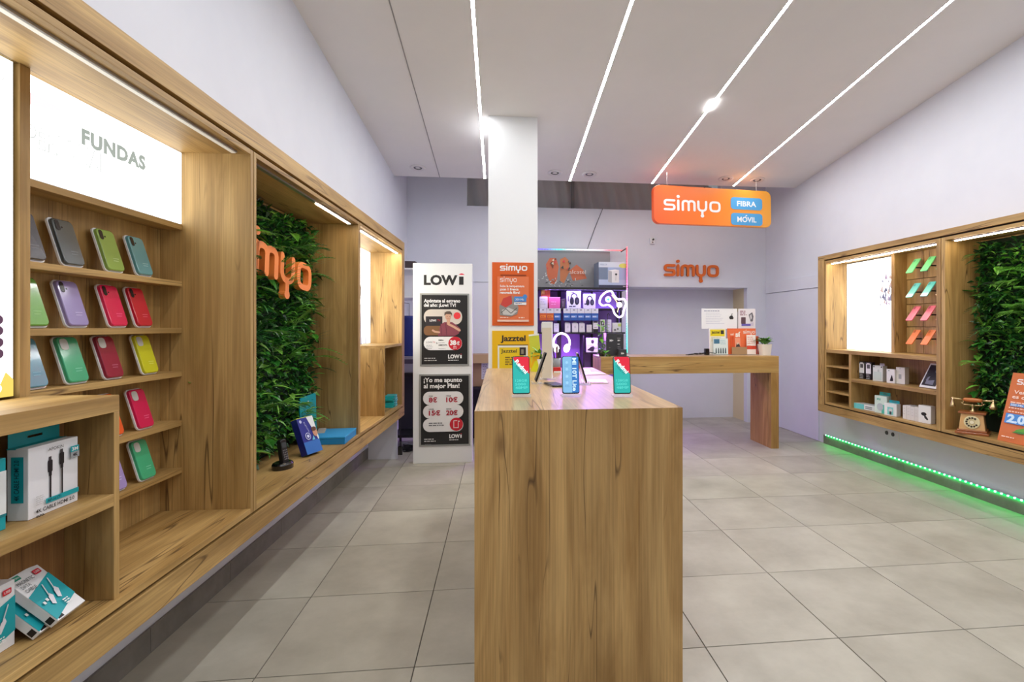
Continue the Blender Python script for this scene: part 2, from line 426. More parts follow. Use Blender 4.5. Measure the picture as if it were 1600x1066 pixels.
# ---------------------------------------------------------------- ceiling lights
order = ['first', 'second', 'third', 'fourth']
for k, x in enumerate((-.172, .855, 1.885, 2.94)):
    s = thing('linear_ceiling_light', 'white LED line in the ceiling, %s from the wall with the green cabinet plants and case shelves' % order[k] if 0 else
              ['LED ceiling line that runs into the white pillar', 'LED ceiling line ending between two downlights beside the pillar', 'LED ceiling line with a bright joint, ending at the orange sign', 'LED ceiling line nearest the wall with the green floor strip'][k],
              'ceiling light', (x, 2.0, ceil_z(2.0)), group='LED lines recessed in the ceiling', absolute=True)
    hou = slope_box(MB(), x - .0135, x + .0135, Y0 + .1, 6.262, .003).build('housing', ALU, s)
    db = slope_box(MB(), x - .0105, x + .0105, Y0 + .12, 6.258, .0036, -.0031); db.mi = [1] + [0] * 5     # only the face that looks down gives light
    db.build('diffuser', [ALU, STRIP], hou)
    if k == 2: slope_box(MB(), x - .019, x + .019, 4.36, 4.54, .008, -.0038).build('joint', STRIP, s)
dl = None
for k, (x, y, lab) in enumerate(((-.919, 6.013, 'round recessed downlight between the ceiling seam and the long wood cabinet wall'), (.648, 6.034, 'round recessed downlight just beside the white pillar'), (1.059, 6.039, 'round recessed downlight just past the second LED line'),
                                 (2.741, 6.043, 'round recessed downlight above the orange sign, before the last LED line'), (3.146, 6.052, 'round recessed downlight above the orange sign, past the last LED line'))):
    if dl is None:
        dl = thing('downlight', lab, 'downlight', (x, y, ceil_z(y)), (-math.atan(.113), 0, 0), group='recessed ceiling downlights', absolute=False)
        rg = MB().lathe([(.05, 0), (.088, 0), (.085, -.01), (.06, -.014), (.052, -.004)], 24).build('ring', mat('ring_white', (225, 222, 224), .4), dl, smooth=True)
        MB().lathe([(.0515, -.001), (.045, -.006), (.02, -.003)], 20).build('lamp', mat('lamp_grey', (96, 92, 96), .25, .6), rg)
    else: dup(dl, (x, y, ceil_z(y)), None, lab)

# ---------------------------------------------------------------- foliage
def leaf_mesh(w, l, fold=.25):
    return [(0, 0, 0), (w * .5, l * .4, w * fold), (0, l * .45, 0), (-w * .5, l * .4, w * fold), (0, l, -l * .1)], [(0, 1, 2), (0, 2, 3), (1, 4, 2), (2, 4, 3)]
def frond(L_=.22, n=13):
    b = MB()
    pts = [(0, L_ * t, .35 * L_ * t - .75 * L_ * t * t) for t in [i / n for i in range(n + 1)]]
    b.tube(pts, .0014, 3)
    for i in range(1, n + 1):
        t = i / n; l = .30 * L_ * math.sin(PI * min(1, t * .85 + .12)) ** .8 + .008
        for s_ in (-1, 1):
            x, y, z = pts[i]; b.add([(0, y - .004, z), (s_ * l * .5, y + l * .1 + .006, z), (s_ * l, y + l * .32, z - l * .12), (s_ * l * .5, y + l * .1 - .006, z - .001)], [(0, 1, 2, 3)])
    return b
def tuft(n=11, L_=.2):
    b = MB(); r = random.Random(n)
    for k in range(n):
        a = r.uniform(-1.2, 1.2); e = r.uniform(.2, 1.0); l = L_ * r.uniform(.6, 1.1); w = .0042
        d = Vector((math.sin(a), math.cos(a) * .9, e)).normalized(); s_ = d.cross(Vector((0, 0, 1))).normalized() * w
        p0 = Vector((0, 0, 0)); p1 = d * l * .55; p2 = d * l + Vector((0, .2, -.25)) * l * .6
        b.add([tuple(p0 - s_ * .6), tuple(p0 + s_ * .6), tuple(p1 + s_), tuple(p1 - s_), tuple(p2)], [(0, 1, 2, 3), (3, 2, 4)])
    return b
def broad(l=.075):
    b = MB(); w = l * .5; v = []
    for i, t in enumerate((0, .2, .45, .7, .9, 1)):
        q = w * math.sin(PI * min(.97, t ** .8 * .96 + .02)) * .5; v += [(-q, l * t, q * .35 - l * .25 * t * t), (0, l * t, -l * .25 * t * t), (q, l * t, q * .35 - l * .25 * t * t)]
    f = []
    for i in range(5):
        for k in (0, 1): f.append((3 * i + k, 3 * i + k + 1, 3 * i + 4 + k, 3 * i + 3 + k))
    return b.add(v, f)
PROTO = {}
def green_wall(root, to, u0, u1, z0, z1, seed, n_small=5200, nf=26, nt=46, nb=210, dens=None, clear=lambda u, z: False):
    """Planting on a panel. to(d, u, z) gives the root's coordinates; d is the distance out from the panel."""
    r = random.Random(seed)
    o0 = to(0, 0, 0); ex, ey, ez = [(to(*q) - o0).normalized() for q in ((1, 0, 0), (0, 1, 0), (0, 0, 1))]
    off = OFF[root.name]
    def place(b, d, u, z, out, droop, roll):
        # local y of the leaf points out and up/down; local z is its upper side
        y = (ex * out + ez * droop + ey * roll).normalized(); x = y.cross(ez if abs(y.dot(ez)) < .95 else ex).normalized(); zz = x.cross(y)
        p = to(d, u, z) - off
        return Matrix(((x.x, y.x, zz.x, p.x), (x.y, y.y, zz.y, p.y), (x.z, y.z, zz.z, p.z), (0, 0, 0, 1)))
    mesh = [MB() for _ in range(1)][0]
    for k in range(n_small):
        u = r.uniform(u0, u1); z = r.uniform(z0, z1); l = r.uniform(.026, .06)
        v, f = leaf_mesh(l * r.uniform(.42, .72), l)
        mesh.M = Matrix.Translation(off) @ place(None, r.uniform(.012, .075), u, z, r.uniform(.15, 1), r.uniform(-.7, 1.0), r.uniform(-.9, .9)) @ Matrix.Rotation(r.uniform(-.8, .8), 4, 'Y')
        mesh.m = r.choice((0, 0, 2, 2, 2, 2, 1, 3))
        mesh.add(v, f)
    mesh.M = Matrix.Identity(4)
    tag(mesh.build('small_foliage', GREENS, root), kind='stuff')
    def inst(kind, builder, mi):
        key = (kind, mi)
        if key not in PROTO:
            o = builder().build(kind, GREENS[mi]); o.parent = root; PROTO[key] = o.data
        else:
            o = bpy.data.objects.new(kind, PROTO[key]); COL.objects.link(o); o.parent = root
        return o
    def spot(a, b_, c, d_):
        while True:
            u, z = r.uniform(a, b_), r.uniform(c, d_)
            if not clear(u, z): return u, z
    for k in range(nb):
        o = inst('leaf', lambda: broad(.08), r.choice((0, 0, 1, 2, 3)))
        o.matrix_local = place(None, r.uniform(.05, .1), *spot(u0 + .03, u1 - .03, z0 + .04, z1 - .05), r.uniform(.4, 1), r.uniform(-.5, .7), r.uniform(-1, 1)) @ Matrix.Scale(r.uniform(.7, 1.5), 4)
    for k in range(nt):
        o = inst('grass_tuft', lambda: tuft(11, .17), r.choice((0, 1, 2, 3)))
        o.matrix_local = place(None, .05, *spot(u0 + .06, u1 - .06, z0 + .12, z1 - .15), .9, r.uniform(-.8, .5), r.uniform(-.5, .5)) @ Matrix.Scale(r.uniform(.7, 1.3), 4)
    spots = [spot(u0 + .1, u1 - .1, z0 + .1, z1 - .15) + (1,) for _ in range(nf)] + (dens or [])
    for u, z, s_ in spots:
        o = inst('fern_frond', lambda: frond(.2), r.choice((0, 1, 1, 2)))
        o.matrix_local = place(None, .05, u, z, .8, r.uniform(.0, .7), r.uniform(-.5, .5)) @ Matrix.Scale(s_ * r.uniform(.7, 1.1), 4)

# ---------------------------------------------------------------- long cabinet on the left wall (wall frame: d, u, z)
FR = .382
fr = thing('cabinet_surround', 'long oak surround framing the three display bays with the green plant bay', 'cabinet frame', (0, 3.0, .445), frame='L')
panel(fr, 'top_plank', .0, FR, .2, 5.50, 2.142, 2.222, WY)
panel(fr, 'bottom_plank', .0, FR, .2, 5.50, .445, .535, WY)
panel(fr, 'end_plank', .0, FR, 5.418, 5.50, .535, 2.142, WZ)
MB().box(.0, FR - .035, .2, 5.418, 2.127, 2.142).box(.0, FR - .035, .2, 5.418, .535, .548).build('shade_filler', SHADOW, fr)  # added fillers behind the grooves, coloured dark to stand for the shade there
panel(fr, 'support_panel', .03, .32, 5.45, 5.468, 0, .445, WALL)
def bay(name, label, u0, u1, frame='L'):
    b = thing(name, label, 'display cabinet', (0, (u0 + u1) / 2, .548), frame='L')
    t = .022
    panel(b, 'side_panel', .0, FR, u0, u0 + t, .548, 2.126, WZ); panel(b, 'side_panel', .0, FR, u1 - t, u1, .548, 2.126, WZ)
    panel(b, 'top_panel', .0, FR, u0 + t, u1 - t, 2.104, 2.126, WY); panel(b, 'bottom_panel', .0, FR, u0 + t, u1 - t, .548, .571, WY)
    panel(b, 'back_panel', .0, .01, u0 + t, u1 - t, .571, 2.104, WZ, 0)
    return b
BARD = mat('led_bar_dim', (206, 202, 192), emit=0.4)
def led_bar(root, u0, u1, lit, d=.335, m=None):
    MB().box(d - .012, d + .012, u0, u1, 2.096, 2.104).build('light_channel', ALU, root)
    for a, c in lit: MB().box(d - .008, d + .008, a, c, 2.093, 2.0962).build('led_bar', m or BAR, root)
b1 = bay('case_display_bay', 'oak display bay with five shallow shelves of phone cases', .35, 2.402)
panel(b1, 'divider', .01, .128, 1.62, 1.652, .571, 2.104, WZ)
panel(b1, 'shelf', .01, .102, 1.652, 2.38, 1.772, 1.794, WY)
for z in (1.552, 1.353, 1.168, .957, .755): panel(b1, 'shelf', .01, .1, 1.652, 2.38, z - .022, z, WY)
led_bar(b1, .6, 2.34, [(.62, 2.335)], m=BARD)
b2 = bay('plant_display_bay', 'oak display bay filled with green artificial plants behind the orange letters', 2.408, 3.945)
led_bar(b2, 2.44, 3.90, [(3.25, 3.86)])
b3 = bay('poster_display_bay', 'oak display bay with a glowing white poster and a low cubby, furthest along', 3.95, 5.412)
led_bar(b3, 3.98, 5.38, [(3.99, 5.37)], m=mat('led_bar_bright', (255, 240, 214), emit=60.0))
panel(b3, 'cubby_side', .01, FR - .004, 4.70, 4.722, .571, 1.165, WZ)
panel(b3, 'cubby_top', .01, FR - .004, 4.70, 5.39, 1.165, 1.19, WY)
panel(b3, 'ledge', .01, .075, 3.972, 4.70, 1.165, 1.19, WY)
panel(b3, 'shelf', .01, .06, 4.722, 5.39, .86, .875, WY)
# backlit panels
def L2F(d, u0, z0): return face((d, u0, z0), (0, 1, 0), (0, 0, 1))      # a face on the left wall: right is +u, normal is +d
lb = thing('lightbox_sign', 'backlit white sign reading FUNDAS above the phone case shelves', 'sign', (.05, 2.0, 1.796), frame='L')
panel(lb, 'casing', .0105, .096, 1.656, 2.378, 1.796, 2.1025, ALU, 0)
MB().box(.096, .1, 1.658, 2.376, 1.798, 2.101).build('backlit_panel', BOXM, lb)
P = Print(L2F(.1, 1.656, 1.796), 0, 306, .001, emit=1.25)
G1 = (176, 186, 178)
P.polys([[(0, 52), (0, 96), (130, 68), (130, 58)]], (255, 224, 228), e=1.3)
P.text('PERSONAL', 14, 208, 58, (206, 210, 208), w=300, bold=.04, e=1.0).text('PERSONAL', 14, 208, 58, (252, 255, 252), w=300, bold=.008, e=BOX_E)
P.text('FUNDAS', 205, 139, 46, (176, 186, 178), w=296, bold=.055, e=.9, sp=1.1)
P.build(lb)
lp = thing('backlit_poster', 'backlit white poster standing behind the oak cubby with the cable boxes', 'poster', (.07, 1.2, 1.165), frame='L')
panel(lp, 'casing', .0105, .116, .95, 1.612, 1.165, 2.1025, mat('green_edge', (60, 120, 90), .4), 0)
MB().box(.116, .12, .954, 1.608, 1.168, 2.1).build('backlit_panel', BOXM, lp)
P = Print(L2F(.12, .95, 1.165), 0, 937, .001, emit=1.0)
for k, y in enumerate((724, 754, 786, 817)): P.circ(617, y, 13, (120, 70, 110), e=.5)
P.polys([[(590, 937), (600, 880), (620, 900), (635, 868), (657, 890), (657, 937)]], (246, 214, 96), e=1.1)
P.circ(612, 912, 12, (252, 250, 240), e=2).text('®', 610, 70, 18, (150, 150, 150), e=.6)
P.build(lp)
l3 = thing('backlit_poster', 'backlit white poster with a grey figure in the far oak bay', 'poster', (.05, 4.7, 1.19), frame='L')
panel(l3, 'casing', .0105, .066, 3.976, 5.386, 1.192, 2.1025, ALU, 0)
MB().box(.066, .07, 3.98, 5.382, 1.194, 2.1).build('backlit_panel', BOXM, l3)
P = Print(L2F(.07, 3.976, 1.192), 0, 910, .001, emit=.6)
GF = (196, 196, 214)
P.polys([[(930, 910), (960, 560), (1000, 500), (1080, 540), (1110, 910)]], GF, e=.75).polys([[(1230, 910), (1250, 560), (1270, 560), (1262, 910)]], GF, e=.8)
P.circ(1030, 420, 60, (150, 150, 160), ry=80, e=.7).circ(1040, 380, 50, (90, 90, 100), ry=30, e=.5)
P.text('M', 830, 380, 40, (170, 170, 190), e=.7).lines(830, 900, 400, 470, 3, 12, (190, 190, 205))
P.build(l3)

# oak cubby in front of the first bay
cu = thing('cubby_unit', 'low open oak cubby holding boxed cables, nearest on the long cabinet', 'shelf unit', (.3, 1.2, .571), frame='L')
panel(cu, 'top_panel', .14, .37, .5, 1.652, 1.112, 1.160, WY); panel(cu, 'side_panel', .235, .37, 1.631, 1.652, .571, 1.112, WZ)
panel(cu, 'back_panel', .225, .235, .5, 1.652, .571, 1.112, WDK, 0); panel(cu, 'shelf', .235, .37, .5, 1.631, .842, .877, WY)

# ---------------------------------------------------------------- phone cases
CASEP = {}
def phone_case(label, rgb, loc, cam_kind, tilt=.30, yaw=0.0, w=.08, h=.163, group='boxed phone cases on the oak shelves', blister=True):
    t = thing('phone_case', label, 'phone case', loc, (0, 0, 0), group, frame='L', absolute=False)
    # local: x along the shelf, y out of the shelf, built upright then leaned back; turned to face +d
    M = Matrix.Rotation(PI / 2, 4, 'Z') @ Matrix.Rotation(PI / 2 - tilt, 4, 'X')
    key = (cam_kind, w, h, tilt, blister)
    def mk(name, m, fn, t=t):
        k = key + (name,)
        if k not in CASEP:
            b = MB(); b.M = M; fn(b); o = b.build(name, m, t, smooth=False); CASEP[k] = o.data
        else:
            o = bpy.data.objects.new(name, CASEP[k]); COL.objects.link(o); o.parent = t
        o.material_slots[0].link = 'OBJECT'; o.material_slots[0].material = m
        return o
    if blister: mk('backing_tray', PLASTIC, lambda b: b.prism(rr(-w / 2 - .004, 0, w / 2 + .004, h, .016), 0, .006))
    base = .006 if blister else 0
    sh = mk('shell', mat('case_%d_%d_%d' % rgb, rgb, .22, coat=1.0), lambda b: b.prism(rr(-w / 2, .004, w / 2, h - .004, .014, 6), base, base + .011, .004))
    dark = (30, 28, 34)
    if cam_kind == 'slot': mk('camera_cutout', mat('cutout_light', (206, 204, 198), .3), lambda b: b.prism(rr(-w * .40, h * .70, -w * .40 + .03, h * .70 + .038, .011), base + .010, base + .0122), sh)
    else:
        mk('camera_cutout', mat('cutout_dark', dark, .2), lambda b: b.prism(rr(-w * .40, h * .72, -w * .40 + .016, h * .72 + .036, .008), base + .010, base + .0122), sh)
        mk('camera_flash', mat('cutout_dark', dark, .2), lambda b: b.prism(rr(-w * .40 + .02, h * .78, -w * .40 + .026, h * .78 + .006, .003), base + .010, base + .012), sh)
    lt = tuple(min(255, int(v * .75 + 70)) for v in rgb)
    def ln(b):
        for k in range(2): b.box(-.004, .024 - .004 * k, .048 - .009 * k, .051 - .009 * k, base + .0111, base + .0114)
    mk('print', ink(lt), ln, sh)
    return t
TX = .085
cases = [  # shelf z, u, colour, camera, label
    (1.552, 1.713, (62, 60, 68), 'pill', 'charcoal phone case at the divider end of the top shelf'),
    (1.552, 1.855, (66, 74, 76), 'pill', 'shiny dark grey phone case on the top shelf beside the green one'),
    (1.552, 2.032, (136, 168, 78), 'pill', 'moss green phone case on the top shelf'),
    (1.552, 2.182, (96, 156, 162), 'pill', 'dusty blue phone case at the far end of the top shelf'),
    (1.353, 1.722, (108, 168, 66), 'slot', 'grass green phone case at the divider end of the second shelf'),
    (1.353, 1.872, (150, 134, 186), 'pill', 'lavender phone case standing whole on the second shelf'),
    (1.353, 2.048, (222, 20, 82), 'pill', 'hot pink phone case on the second shelf beside a red one'),
    (1.353, 2.180, (200, 24, 50), 'pill', 'red phone case at the far end of the second shelf'),
    (1.168, 1.720, (84, 148, 172), 'slot', 'steel blue phone case at the divider end of the third shelf'),
    (1.168, 1.872, (62, 172, 122), 'slot', 'emerald green phone case on the third shelf'),
    (1.168, 2.028, (150, 20, 58), 'slot', 'burgundy phone case on the third shelf'),
    (1.168, 2.214, (214, 212, 40), 'slot', 'yellow phone case at the far end of the third shelf'),
    (.957, 2.03, (238, 92, 40), 'slot', 'orange phone case on the fourth shelf, half hidden by the cubby'),
    (.957, 2.188, (222, 20, 86), 'slot', 'hot pink phone case alone at the end of the fourth shelf'),
    (.755, 2.045, (168, 148, 206), 'slot', 'lilac phone case on the lowest shelf, half hidden by the cubby'),
    (.755, 2.200, (66, 184, 132), 'slot', 'sea green phone case at the end of the lowest shelf'),
]
for z, u, c, k, lab in cases: phone_case(lab, c, (.076, u, z + .0005), k)

# ---------------------------------------------------------------- boxes in the cubby
def carton(name, label, cat, loc, w, d, h, rgb, rot=0.0, frame='W', group=None, bev=.0015, rough=.35):
    """A box whose printed front is local -y; stands on loc (centre of its foot)."""
    t = thing(name, label, cat, loc, rot, group, frame=frame, absolute=False)
    MB().box(-w / 2, w / 2, -d / 2, d / 2, 0, h).build('carton', mat('card_%d_%d_%d' % rgb, rgb, rough), t, bev)
    return t
def hang_tab(t, w, h, d, th, rgb, y=None):
    b = MB(); y = d / 2 - .001 if y is None else y
    hole = .022
    b.box(-w / 2, -hole, y - .001, y, h, h + th).box(hole, w / 2, y - .001, y, h, h + th).box(-hole, hole, y - .001, y, h, h + th * .45).box(-hole, hole, y - .001, y, h + th * .62, h + th)
    return b.build('hang_tab', mat('card_%d_%d_%d' % rgb, rgb, .35), t)
LF = PI / 2     # turn a carton's printed front to face out of the left wall
hd = carton('cable_box', 'white and teal box of a long 4K video cable on the cubby shelf', 'box', (.292, 1.502, .8775), .152, .048, .178, (232, 232, 236), LF + .03, 'L')
hang_tab(hd, .15, .178, .048, .036, TEAL)
MB().box(-.0765, .0765, .004, .0245, .176, .1785).build('teal_lid', ink(TEAL), hd)
P = Print(FRONT(-.076, -.024, 0), 0, 178, .001)
BK = (28, 26, 30)
for x, y in ((62, 34), (96, 22)):
    P.rect(x - 4, y, x + 4, y + 10, (70, 66, 70)).rrect(x - 7, y + 9, x + 7, y + 40, 3, BK).rect(x - 4, y + 38, x + 4, y + 50, BK).rect(x - 2.4, y + 48, x + 2.4, 140, BK)
P.rect(46, 139, 149.5, 152, TEAL).text('AP-H171', 50, 150, 8, (12, 60, 70), bold=.01).text('4K CABLE HDMI 2.0', 16, 167, 9, BK, w=118, bold=.02)
P.text('APOKIN', 52, 18, 8, BK, w=46).rect(121, 22, 149, 38, TEAL).text('3M', 125, 35, 9, WK, w=20, bold=.02).rect(121, 38, 149, 54, (160, 162, 166)).text('4K', 127, 50, 8, BK, w=16, bold=.02)
P.lines(14, 42, 124, 144, 5, 2, (190, 190, 192)).lines(14, 44, 172, 175, 2, 2, BK)
P.build(hd)
P = Print(face((-.076, .024, 0), (0, -1, 0), (0, 0, 1)), 0, 178, .001)
P.rect(10, 20, 38, 134, TEAL).text('4K CABLE HDMI 2.0', 28, 128, 11, (12, 50, 60), w=100, bold=.01, rot=PI / 2).build(hd, 'side_print')
eb = carton('cable_box', 'teal box cut off by the picture edge beside the 4K cable box', 'box', (.29, 1.30, .8775), .15, .048, .17, TEAL, LF, 'L')
Print(FRONT(-.075, -.024, 0), 0, 170, .001).rect(0, 30, 150, 132, (228, 232, 232)).rect(0, 132, 150, 138, (12, 120, 130)).build(eb)
def data_cable_print(t, M, w, h):
    P = Print(M, 0, 160, w / 100, h / 160)
    P.polys([[(0, 70), (100, 38), (100, 124), (0, 156)]], TEAL)
    P.rrect(8, 4, 34, 17, 2, (20, 140, 110)).text('APOKIN', 11, 13, 5, WK, w=20).text('MAGNETIC', 8, 32, 9, (70, 80, 82), w=52).text('DATA', 8, 45, 9, (70, 80, 82), w=28).text('CABLE', 8, 58, 9, (70, 80, 82), w=34)
    P.rrect(66, 14, 88, 28, 3, RED).text('USB', 69, 24, 6, WK, w=16)
    for dx in (0, 26):
        P.line([(52 + dx, 60 - dx * .3), (40 + dx, 92 - dx * .3)], 3, (214, 216, 222)).polys([[(34 + dx, 96 - dx * .3), (44 + dx, 88 - dx * .3), (48 + dx, 98 - dx * .3), (34 + dx, 122 - dx * .3), (26 + dx, 116 - dx * .3)]], (226, 224, 232))
    P.rect(8, 100, 15, 108, LGT).rect(20, 96, 27, 104, LGT).lines(50, 74, 122, 134, 3, 3, WK)
    P.build(t)
sb = carton('data_cable_box', 'upright white and teal data cable box on the cubby floor by the picture edge', 'box', (.262, 1.38, .5715), .10, .045, .162, (234, 234, 236), LF, 'L')
data_cable_print(sb, FRONT(-.05, -.0225, 0), .10, .162)
for lab, d_, u_, z_ in (('white and teal data cable box leaning behind and beneath another of its kind', .318, 1.492, .0088), ('white and teal data cable box leaning back uppermost, its print showing whole', .344, 1.512, .0268)):
    sb = carton('data_cable_box', lab, 'box', (d_, u_, .5715 + z_), .10, .024, .162, (234, 234, 236), (-.8, 0, LF + .12), 'L', 'leaning data cable boxes in the cubby')
    data_cable_print(sb, FRONT(-.05, -.012, 0), .10, .162)
    MB().box(-.044, -.026, -.0125, -.0118, .003, .018).box(-.0506, -.0498, -.008, .008, .006, .022).build('barcode_patch', ink((20, 20, 22)), sb)

# ---------------------------------------------------------------- plant bay: planting, letters, things on its floor
gw = thing('vertical_garden', 'dense green artificial fern panel behind the big orange letters', 'plant wall', (.0, 3.17, .571), frame='L')
panel(gw, 'backing', .0105, .018, 2.435, 3.91, .575, 2.09, mat('backing_green', (14, 34, 16), .9), 0)
green_wall(gw, lambda d, u, z: Vector((d + .012, u, z)), 2.44, 3.90, .60, 2.07, 5, nf=30, dens=[(3.80, 1.78, 1.15), (3.72, 1.84, 1.0), (3.84, 1.70, 1.0), (3.82, 1.12, 1.2), (3.76, 1.17, 1.1), (3.84, 1.04, 1.1), (3.80, 1.45, .9)])
def logo3d(root, M, w, depth, m, names='simyo', shift=None):
    for ch in names:
        b = MB(); b.M = M @ Matrix.Translation(((shift or {}).get(ch, 0), 0, 0))
        for q, st_ in enumerate(logo_strokes(w, ch)):
            for p in st_: b.prism(p, q * .0006, depth + q * .0006)
        b.build('letter_' + ch, m, root)
ORM = mat('letter_orange', (250, 142, 66), .45)
g3 = thing('lettering', 'large orange cut-out letters reading simyo hung in the plants', 'sign', (.16, 3.0, 1.6), frame='L')
OFF[g3.name] = Vector((0, 0, 0)); g3.location = L2W(0, 0, 0)
Mx = face((.145, 2.52, 1.688), (0, 1, -.085), (0, .085, 1)) @ Matrix(((.185, 0, 0, 0), (0, .14, 0, 0), (0, 0, 1, 0), (0, 0, 0, 1)))
logo3d(g3, Mx, .26, .035, ORM, shift={'i': .42, 's': .2})
MB().tube([(.03, 2.9, 1.72), (.15, 2.9, 1.72)], .004, 6).tube([(.03, 3.47, 1.66), (.15, 3.47, 1.66)], .004, 6).tube([(.03, 2.62, 1.74), (.15, 2.62, 1.74)], .004, 6).build('standoff', BLACK, g3)
# a tuft that hangs over the letters
for k in range(5):
    o = bpy.data.objects.new('grass_tuft', PROTO[[q for q in PROTO if q[0] == 'grass_tuft'][k % 2]]); COL.objects.link(o); o.parent = gw
    a = Vector((.9, -.2 + .1 * k, .1 - .12 * k)).normalized(); x = a.cross(Vector((0, 0, 1))).normalized(); z = x.cross(a)
    p = Vector((.165, 3.17 + .025 * k, 1.72 - .03 * k)) - OFF[gw.name]
    o.matrix_local = Matrix(((x.x, a.x, z.x, p.x), (x.y, a.y, z.y, p.y), (x.z, a.z, z.z, p.z), (0, 0, 0, 1))) @ Matrix.Scale(.8, 4)
FZ = .5715
ph = thing('cordless_phone', 'black cordless phone standing in its charging base', 'phone', (.235, 3.03, FZ), (0, 0, 1.3), frame='L', absolute=False)
b = MB(); b.prism([(.062 * math.cos(2 * PI * i / 24), .05 * math.sin(2 * PI * i / 24)) for i in range(24)], 0, .036, .012); b.build('charging_base', PHONEB, ph)
b = MB(); b.M = Matrix.Translation((0, -.012, .026)) @ Matrix.Rotation(PI / 2 - .16, 4, 'X'); b.prism(rr(-.023, 0, .023, .135, .012), -.012, .012, .004); hs_ = b.build('handset', mat('handset_black', (26, 26, 30), .35), ph)
P = Print(b.M @ Matrix.Translation((-.023, 0, .012)), 0, 135, .001)
P.rrect(6, 18, 40, 48, 3, (60, 66, 70))
for r_ in range(5):
    for c_ in range(3): P.rrect(8 + c_ * 11.5, 58 + r_ * 12, 15 + c_ * 11.5, 65 + r_ * 12, 2, (130, 130, 134))
P.build(hs_, 'keys')
bb = carton('gadget_box', 'tilted dark blue box with a portrait print in the plant bay', 'box', (.283, 3.325, FZ + .0088), .135, .045, .225, (36, 44, 140), (-.36, 0, LF - .32), 'L')
P = Print(FRONT(-.0675, -.0225, 0), 0, 225, .001)
P.rect(0, 150, 135, 225, (46, 112, 196)).polys([[(78, 0), (135, 0), (135, 150), (126, 150)]], (232, 236, 240)).circ(116, 104, 20, (206, 150, 120), ry=26).circ(112, 82, 22, (96, 56, 36), ry=14)
P.circ(22, 22, 10, (200, 206, 240)).text('BLUETOOTH', 44, 30, 9, (210, 216, 244), w=70, rot=-1.3).circ(48, 118, 22, (220, 226, 250)).circ(48, 118, 18, (36, 44, 140)).circ(48, 118, 10, (220, 226, 250))
P.polys([[(72, 148), (92, 120), (98, 148)]], (110, 200, 232)).build(bb)
MB().box(-.0675, .0675, -.022, .022, .2245, .2275).build('lid_edge', ink((214, 222, 60)), bb)
tc = thing('info_card', 'tall turquoise card standing against the plants', 'card', (.11, 3.72, FZ), (0, -.06, LF - .1), frame='L', absolute=False)
b = MB(); b.M = Matrix.Translation((0, 0, 0)) @ Matrix.Rotation(PI / 2, 4, 'X'); b.prism(rr(-.11, 0, .11, .315, .018), -.004, .004); b.build('card', mat('turquoise_card', (22, 160, 176), .35), tc)
Print(FRONT(-.11, -.004, 0), 0, 315, .001).text('w', 110, 46, 16, WK, bold=.03, al='c').lines(70, 150, 90, 118, 3, 4, (150, 222, 226)).lines(20, 200, 262, 280, 2, 6, (140, 214, 220)).build(tc)
fb = thing('tablet_box', 'flat bright blue box lying in the corner of the plant bay', 'box', (.25, 3.745, FZ), (0, 0, .06), frame='L', absolute=False)
MB().box(-.12, .13, -.15, .16, 0, .038).build('box_base', mat('blue_box', (28, 140, 206), .4), fb, .002)
MB().box(-.121, .131, -.151, .161, .039, .05).build('box_lid', mat('blue_box_lid', (48, 160, 222), .35), fb, .002)
bk = thing('folded_leaflet', 'grey leaflet lying over the back of the flat blue box', 'leaflet', (.14, 3.80, FZ + .0505), (.06, .0, .25), frame='L', absolute=False)
MB().box(-.06, .05, -.09, .07, 0, .004).build('sheet', mat('grey_paper', (168, 162, 158), .6), bk)
MB().box(-.058, .0, -.088, .068, .004, .0052).build('cover', mat('dark_cover', (70, 66, 66), .5), bk)
# far bay: teal boxes and blister packs
tb_ = None
for k in range(5):
    lab = ['lowest teal box of the pile in the far cubby', 'second teal box up in the far cubby pile', 'middle teal box of the far cubby pile', 'fourth teal box up in the far cubby pile', 'topmost teal box of the pile in the far cubby'][k]
    t = carton('accessory_box', lab, 'box', (.305, 5.245 + .012 * ((k * 7) % 3 - 1), FZ + k * .0225), .16, .09, .022, (30, 176, 176), LF + .04 * ((k * 5) % 3 - 1), 'L', 'teal boxes in the far cubby')
    Print(FRONT(-.08, -.045, 0), 0, 22, .001).rect(8, 6, 60, 16, (20, 110, 116)).rect(100, 8, 150, 14, (210, 232, 232)).build(t)
for k, (u, z, c) in enumerate(((5.02, .965, (86, 92, 190)), (5.13, .985, (170, 176, 214)), (5.24, .975, (70, 70, 150)), (5.02, .70, (214, 214, 220)))):
    t = thing('blister_pack', ['blue and white blister pack hanging first under the far cubby top', 'pale blister pack hanging second under the far cubby top', 'dark blue blister pack hanging last under the far cubby top', 'white blister pack hanging low in the far cubby'][k], 'packet', (.10 + .04 * k, u, z), LF + .7, 'hanging packets in the far cubby', frame='L', absolute=False)
    MB().box(-.04, .04, -.002, .002, 0, .15).build('card', mat('pack_%d' % k, c, .35), t)
    b = MB(); b.M = Matrix.Rotation(PI / 2, 4, 'X'); b.prism(rr(-.03, .015, .03, .09, .01), .002, .02, .005); b.build('blister', PLASTIC, t)
    MB().tube([(0, .06, .135), (0, -.03, .135), (0, -.035, .142)], .002, 5).build('hook', ALU, t)
# hanging adapter below the far end
ha = thing('power_adapter', 'black power adapter hanging from a cable under the long cabinet', 'adapter', (-1.36 + .36, 5.40, .06), absolute=True)
MB().tube([(-1.0, 5.40, .444), (-1.0, 5.40, .14)], .004, 6).build('cable', BLACK, ha)
b = MB(); b.M = Matrix.Translation((-1.0, 5.40, 0)); b.prism(rr(-.022, -.018, .022, .018, .008), .055, .14, .006); b.build('adapter_body', PHONEB, ha)

